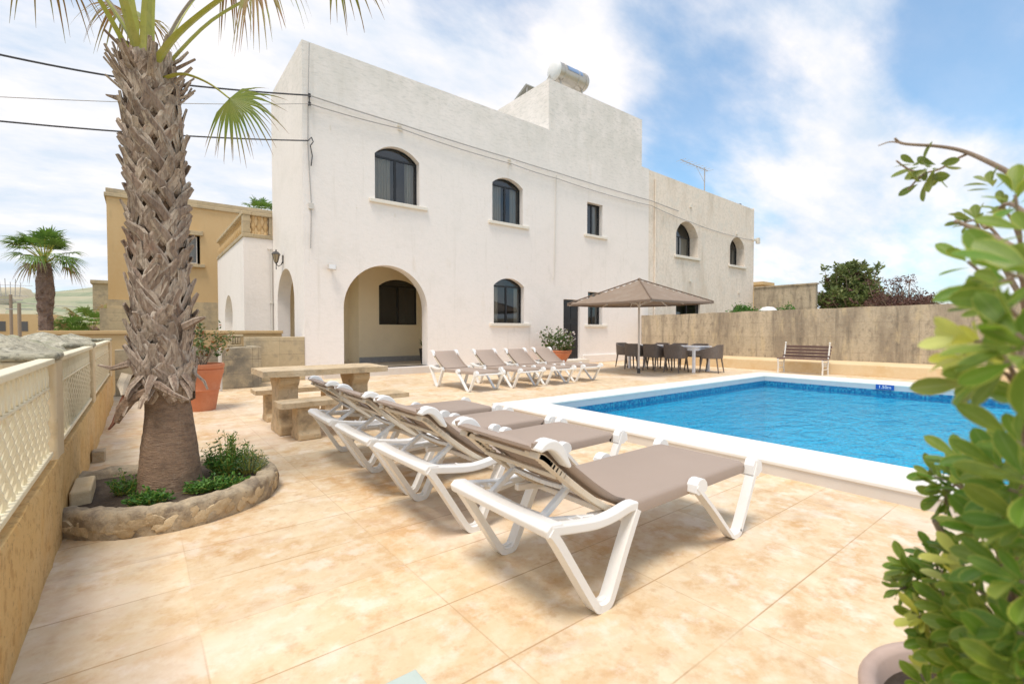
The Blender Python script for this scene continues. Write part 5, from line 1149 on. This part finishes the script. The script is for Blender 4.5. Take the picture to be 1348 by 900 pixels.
# ------------------------------------------------------------------ shrubs beyond the wall
def shrub(name, x, y, z0, rx, ry, h, n, ls, mat, label, cat='shrub', second=None, spikes=0):
    t = thing(name, label, cat, (x, y, z0)); st = MB(); pts = []; p2 = []
    for i in range(n):
        a = rnd(0, 6.28); u = rnd(0, 1) ** .5; top = h * (1 - .75 * u ** 2.2) * rnd(.72, 1.02); e = Vector((rx * u * math.cos(a), ry * u * math.sin(a), top)); c = Vector((e.x * .35, e.y * .35, 0)); md = c.lerp(e, .55) + rvec() * .1
        st.tube([c, md, e], [.05, .03, .012], 5, False)
        for k in range(7):
            cc = md.lerp(e, rnd(-.4, 1.08)) + rvec() * .16
            (pts if not second or random.random() < .88 else p2).extend([cc + rvec() * rnd(.02, .19) for q_ in range(9)])
    for i in range(spikes):
        a = rnd(0, 6.28); u = rnd(0, .7); b = Vector((rx * u * math.cos(a), ry * u * math.sin(a), h * .75)); e = b + Vector((rnd(-.3, .3), rnd(-.3, .3), rnd(.35, .75))); st.tube([b, e], [.02, .008], 4, False)
        pts += [e + rvec() * .13 for k in range(22)] + [b.lerp(e, rnd(0, 1)) + rvec() * .09 for k in range(12)]
    st.obj('branch', 'twig', t); m = MB(); leaf_cloud(m, pts, ls, .5); m.obj('foliage', mat, t, recalc=False)
    if second: m = MB(); leaf_cloud(m, p2, ls, .5); m.obj('foliage', second, t, recalc=False)
random.seed(12)
shrub('leafy_shrub', 28.2, 8.4, 1.9, 2.0, 1.6, 2.45, 110, .23, 'treeleaf', 'big round green shrub with twiggy top behind the stained wall', second='brownleaf', spikes=30)
shrub('heath_bush', 25.6, 5.7, 1.75, 1.9, 1.5, 1.25, 110, .10, 'brownleaf', 'low reddish-brown twiggy bush right of the big green shrub', spikes=14)
shrub('wall_plant', 18.9, 9.2, 1.55, .9, .5, .58, 44, .09, 'herb', 'bright green creeper topping the wall left of the grey boundary wall')
shrub('wall_plant', 20.2, 8.1, 1.55, .6, .4, .6, 30, .09, 'herb', 'small green plant on the wall just right of the pale drum')
tag(MB().lathe((19.6, 8.55, 1.7), [(.32, 0), (.33, .30), (.2, .42), (0, .45)], 20).obj('water_drum', 'whitemetal', smooth=True), 'rounded pale drum top showing above the stained wall between the plants', 'drum')

# ------------------------------------------------------------------ potted shrub close to the camera
random.seed(9)
CL=[(1.024,0.15,1.314,-0.556,0.436,0.707,0.05,6,0),(0.73,0.063,1.272,-0.605,0.474,0.64,0.062,7,0),(0.863,0.111,1.235,-0.737,0.578,0.351,0.055,6,0),(0.788,0.081,1.182,-0.781,0.612,0.124,0.06,7,0),(0.895,0.124,1.127,-0.768,0.602,-0.217,0.055,6,0),(1.185,0.24,0.723,-0.797,0.46,0.391,0.047,9,0),(1.193,0.208,0.777,-0.249,0.195,0.949,0.047,8,0),(1.148,0.167,0.812,-0.171,0.134,0.976,0.051,8,0),(1.141,0.224,0.656,-0.851,0.511,0.123,0.047,8,0),(1.124,0.199,0.64,-0.866,0.5,0.0,0.048,9,0),(1.089,0.163,0.666,-0.771,0.225,0.596,0.054,9,0),(1.008,0.124,0.702,-0.703,0.206,0.68,0.056,9,0),(1.085,0.166,0.62,-0.771,0.225,0.596,0.051,9,0),(1.115,0.206,0.555,-0.851,0.304,0.429,0.047,8,0),(0.985,0.117,0.675,-0.457,0.035,0.889,0.056,9,0),(0.871,0.08,0.785,-0.653,0.133,0.745,0.056,9,0),(1.055,0.138,0.887,-0.704,0.552,0.447,0.051,8,0),(0.99,0.113,0.9,-0.605,0.474,0.64,0.056,8,0),(1.088,0.163,0.987,-0.556,0.436,0.707,0.051,8,0),(0.94,0.102,1.014,-0.605,0.474,0.64,0.056,9,0),(0.819,0.069,1.033,-0.556,0.436,0.707,0.06,8,0),(1.094,0.159,0.811,-0.578,0.292,0.762,0.052,6,2),(1.115,0.219,0.673,-0.851,0.511,0.123,0.047,6,2),(1.402,0.298,1.584,-0.678,0.665,0.314,0.052,5,1),(1.406,0.27,1.565,-0.731,0.573,-0.371,0.05,4,1),(1.414,0.289,1.536,-0.625,0.613,-0.483,0.055,4,1),(1.426,0.255,1.548,-0.191,0.15,-0.97,0.045,3,1),(1.33,0.164,1.497,-0.312,0.401,0.862,0.038,6,1),(1.269,0.174,1.42,-0.203,0.307,0.93,0.04,7,1),(1.251,0.189,1.41,-0.699,0.704,0.123,0.035,5,1),(1.212,0.13,1.423,-0.405,0.317,0.857,0.045,6,1),(1.04,0.099,1.412,-0.342,0.07,0.937,0.05,7,0),(0.904,0.079,1.333,-0.675,0.529,0.514,0.06,7,0),(0.799,0.085,1.274,-0.707,0.408,0.577,0.062,6,0),(0.843,0.102,1.258,-0.714,0.7,0.0,0.055,5,0),(0.754,0.07,1.233,-0.684,0.689,-0.241,0.062,6,0),(0.825,0.116,1.188,-0.688,0.675,0.266,0.052,8,2),(0.843,0.127,1.165,-0.71,0.696,-0.11,0.047,5,2),(0.722,0.069,1.204,-0.504,0.395,0.768,0.062,7,0),(0.697,0.064,1.165,-0.64,0.502,-0.581,0.065,6,0),(0.774,0.092,1.151,-0.678,0.665,-0.314,0.055,6,0),(0.799,0.072,1.116,-0.641,0.701,-0.312,0.06,6,0),(0.988,0.115,1.014,-0.71,0.696,0.11,0.056,8,0),(0.869,0.081,1.065,-0.605,0.474,0.64,0.06,8,0),(1.159,0.21,0.93,-0.565,0.727,0.391,0.051,9,0),(1.149,0.192,0.901,-0.466,0.705,-0.535,0.047,8,0),(1.118,0.165,0.942,-0.227,0.343,0.911,0.051,7,0),(1.008,0.124,0.95,-0.781,0.612,0.124,0.058,8,0),(0.892,0.089,0.995,-0.787,0.43,0.442,0.058,8,0),(0.846,0.074,0.961,-0.787,0.617,0.0,0.06,8,0),(1.155,0.187,0.876,0.068,0.087,-0.994,0.037,5,0),(1.173,0.249,0.738,-0.631,0.636,0.444,0.048,9,0),(1.177,0.221,0.726,-0.504,0.395,0.768,0.051,8,0),(1.138,0.188,0.773,-0.087,0.068,0.994,0.051,8,0),(1.094,0.159,0.776,-0.439,0.157,0.885,0.047,6,2),(1.175,0.26,0.687,-0.71,0.696,-0.11,0.042,6,0),(1.174,0.223,0.681,-0.787,0.617,0.0,0.047,6,2),(1.133,0.204,0.682,-0.779,0.611,-0.141,0.052,5,2),(1.105,0.176,0.714,-0.834,0.455,0.312,0.054,8,0),(1.006,0.126,0.803,-0.733,0.4,0.549,0.056,8,0),(0.928,0.098,0.879,-0.723,0.567,0.394,0.058,8,0),(0.847,0.073,0.894,-0.704,0.552,0.447,0.06,8,0),(1.049,0.143,0.712,-0.858,0.495,0.14,0.056,9,0),(0.964,0.108,0.774,-0.851,0.304,0.429,0.058,8,0),(0.874,0.077,0.815,-0.757,0.593,0.275,0.06,8,0),(1.101,0.179,0.635,-0.866,0.473,-0.162,0.047,8,0),(1.027,0.135,0.67,-0.898,0.321,0.302,0.051,9,0),(0.946,0.097,0.716,-0.702,0.355,0.617,0.056,9,0),(0.854,0.068,0.77,-0.675,0.529,0.514,0.058,8,0),(1.138,0.2,0.576,-0.637,0.322,0.7,0.047,7,2),(1.076,0.095,1.192,-0.767,0.605,-0.213,0.055,7,0),(1.354,0.041,0.613,-0.723,0.321,0.612,0.051,7,0),(1.048,0.078,0.803,0.449,0.407,0.795,0.051,7,0),(1.192,0.097,0.681,-0.06,-0.59,0.805,0.051,7,0),(1.354,0.117,0.977,0.449,-0.569,0.689,0.051,7,0),(1.391,0.064,0.593,0.593,-0.431,0.68,0.051,7,0),(0.989,0.059,0.962,-0.594,-0.059,0.802,0.051,7,0),(1.061,0.055,1.319,-0.231,-0.04,0.972,0.055,7,0),(1.105,0.08,0.637,-0.664,0.304,0.683,0.051,7,0),(1.275,0.103,1.336,0.054,-0.832,0.552,0.055,7,0),(0.956,0.021,0.899,-0.078,0.528,0.845,0.051,7,0),(1.281,0.034,1.054,0.339,-0.895,0.291,0.055,7,0),(1.018,0.057,0.702,-0.923,0.34,-0.182,0.051,7,0),(0.904,0.072,0.93,0.457,0.881,0.121,0.051,7,0),(0.929,0.048,0.839,-0.958,0.252,0.136,0.051,7,0),(1.383,0.079,0.514,0.398,0.262,0.879,0.051,7,0),(1.068,0.044,0.911,0.18,-0.54,0.822,0.051,7,0),(1.319,0.025,0.592,-0.672,0.216,0.708,0.051,7,0),(0.959,0.037,0.748,-0.441,0.624,0.645,0.051,7,0),(1.064,0.026,0.857,-0.719,0.155,0.677,0.051,7,0),(1.3,0.103,0.639,0.391,-0.077,0.917,0.051,7,0),(1.238,0.09,0.667,-0.037,0.54,0.841,0.051,7,0),(0.995,0.044,0.795,-0.215,0.386,0.897,0.051,7,0)]
t = thing('potted_hedge_shrub', 'large glossy-leaved shrub in a faded round pot at the right edge of the photo', 'potted shrub', (1.33, .10, 0))
B0 = Vector((1.33, .10, 0))
MB().lathe((0, 0, 0), [(.13, 0), (.15, .01), (.225, .36), (.24, .37), (.252, .385), (.255, .425), (.248, .438), (.228, .44), (.22, .43), (.21, .38)], 56).obj('pot', 'palepot', t, smooth=True, angle=60)
MB().lathe((0, 0, .395), [(.215, 0), (.1, .015), (0, .02)], 24).obj('soil', 'soil', t)
def ob_leaf(m, p, d, nv, Ln, wr=.41):
    """one obovate leaf: p base, d direction, nv upper side"""
    d = d.normalized(); s = d.cross(nv).normalized(); nv = s.cross(d).normalized(); W_ = Ln * wr * .5; cv = rnd(-.05, .22); fo = rnd(.1, .4); vs = [p - s * Ln * .01, p, p + s * Ln * .01]; at = [.6, 0, .6]
    for u, w_ in ((.10, .20), (.28, .58), (.48, .90), (.66, 1.0), (.82, .86), (.93, .52), (1.0, .0)):
        c = p + d * (u * Ln) - nv * (cv * u * u * Ln); e = W_ * w_
        vs += [c - s * e + nv * e * fo, c - s * e * .55 + nv * e * fo * .35, c, c + s * e * .55 + nv * e * fo * .35, c + s * e + nv * e * fo]; at += [1, .35, 0, .35, 1]
    fs = []
    fs += [(0, 3, 4, 1), (1, 4, 5), (1, 5, 6, 2), (2, 6, 7)]
    for k in range(6):
        a = 3 + 5 * k; fs += [(a + j, a + 5 + j, a + 6 + j, a + 1 + j) for j in range(4)]
    m.add(vs, fs, at)
mats = [MB(), MB(), MB()]; stems = MB()
for i_, (x, y, z, ax, ay, az_, Ln, n, kd) in enumerate(CL):
    p = Vector((x, y, z)); a = Vector((ax, ay, az_)).normalized(); u = a.orthogonal().normalized(); v = a.cross(u); base = p - a * Ln * .55
    ph = rnd(0, 6.28)
    n2 = (n - (i_ % 2) if z > 1.0 else n + 3) if kd == 0 else n + 1
    for i in range(n2):
        an_ = ph + i * 2.4; f_ = i / max(1, n2 - 1); tilt = R(22 + 58 * (1 - f_) + rnd(-10, 10)); rad = u * math.cos(an_) + v * math.sin(an_)
        d = a * math.cos(tilt) + rad * math.sin(tilt); nv = a * math.sin(tilt) - rad * math.cos(tilt) + up_ * .35
        ob_leaf(mats[kd if random.random() > .05 or kd else 1], base + a * Ln * .5 * f_ + rad * .003, d, nv, Ln * rnd(.6, 1.15))
    if kd == 1 and z > 1.45: continue
    hub = Vector((1.28, .10, .0)); hub.z = max(.56, z - .16 - .35 * (Vector((x - 1.28, y - .1, 0)).length)); mid = base.lerp(hub, .45) - a * .03 + rvec() * .015; mid.z += .01
    stems.tube(smooth_line([base + a * Ln * .4, base - a * .025, mid, hub], 4), [.0022] * 4 + [.003] * 4 + [.0045] * 5, 6, False)
for pts, r0, r1 in (([(1.30, .08, .48), (1.26, .12, .8), (1.30, .06, 1.1), (1.40, .03, 1.36), (1.45, .07, 1.461)], .014, .008), ([(1.36, .12, .48), (1.33, .08, .85), (1.22, .03, 1.15), (1.12, .03, 1.22)], .012, .007),
                    ([(1.45, .07, 1.461), (1.417, .122, 1.504), (1.412, .163, 1.545), (1.43, .213, 1.592), (1.423, .256, 1.615), (1.388, .31, 1.629), (1.371, .323, 1.641)], .0062, .0025), ([(1.388, .31, 1.629), (1.363, .329, 1.633), (1.341, .346, 1.624)], .002, .001),
                    ([(1.435, .207, 1.588), (1.428, .227, 1.579), (1.428, .253, 1.565), (1.41, .279, 1.555), (1.396, .303, 1.524)], .003, .0018), ([(1.407, .282, 1.557), (1.395, .304, 1.572), (1.374, .32, 1.59)], .0024, .0018),
                    ([(1.28, .05, 1.1), (1.089, .036, 1.273), (1.141, .096, 1.328), (1.206, .147, 1.374), (1.241, .196, 1.411)], .006, .0035), ([(1.146, .054, 1.326), (1.18, .117, 1.418), (1.262, .154, 1.394), (1.278, .167, 1.415)], .004, .0028), ([(1.25, .1, .48), (1.2, .15, .7), (1.15, .2, .85)], .012, .006)):
    P = smooth_line(pts, 6); stems.tube([Vector(p) for p in P], [r0 + (r1 - r0) * i / (len(P) - 1) for i in range(len(P))], 8)
stems.v = [tuple(Vector(v) - B0) for v in stems.v]; stems.obj('branch', 'twig', t, smooth=True, recalc=False)
for mm, mt in zip(mats, ('leaf', 'leafolive', 'leafyellow')):
    mm.v = [tuple(Vector(v) - B0) for v in mm.v]; mm.obj('foliage', mt, t, smooth=True, angle=180, recalc=False)
for p_ in t.children:
    if p_.name.startswith('foliage.') and p_.data.materials[0] == M['leafyellow']: p_['label'] = 'yellow young leaves'
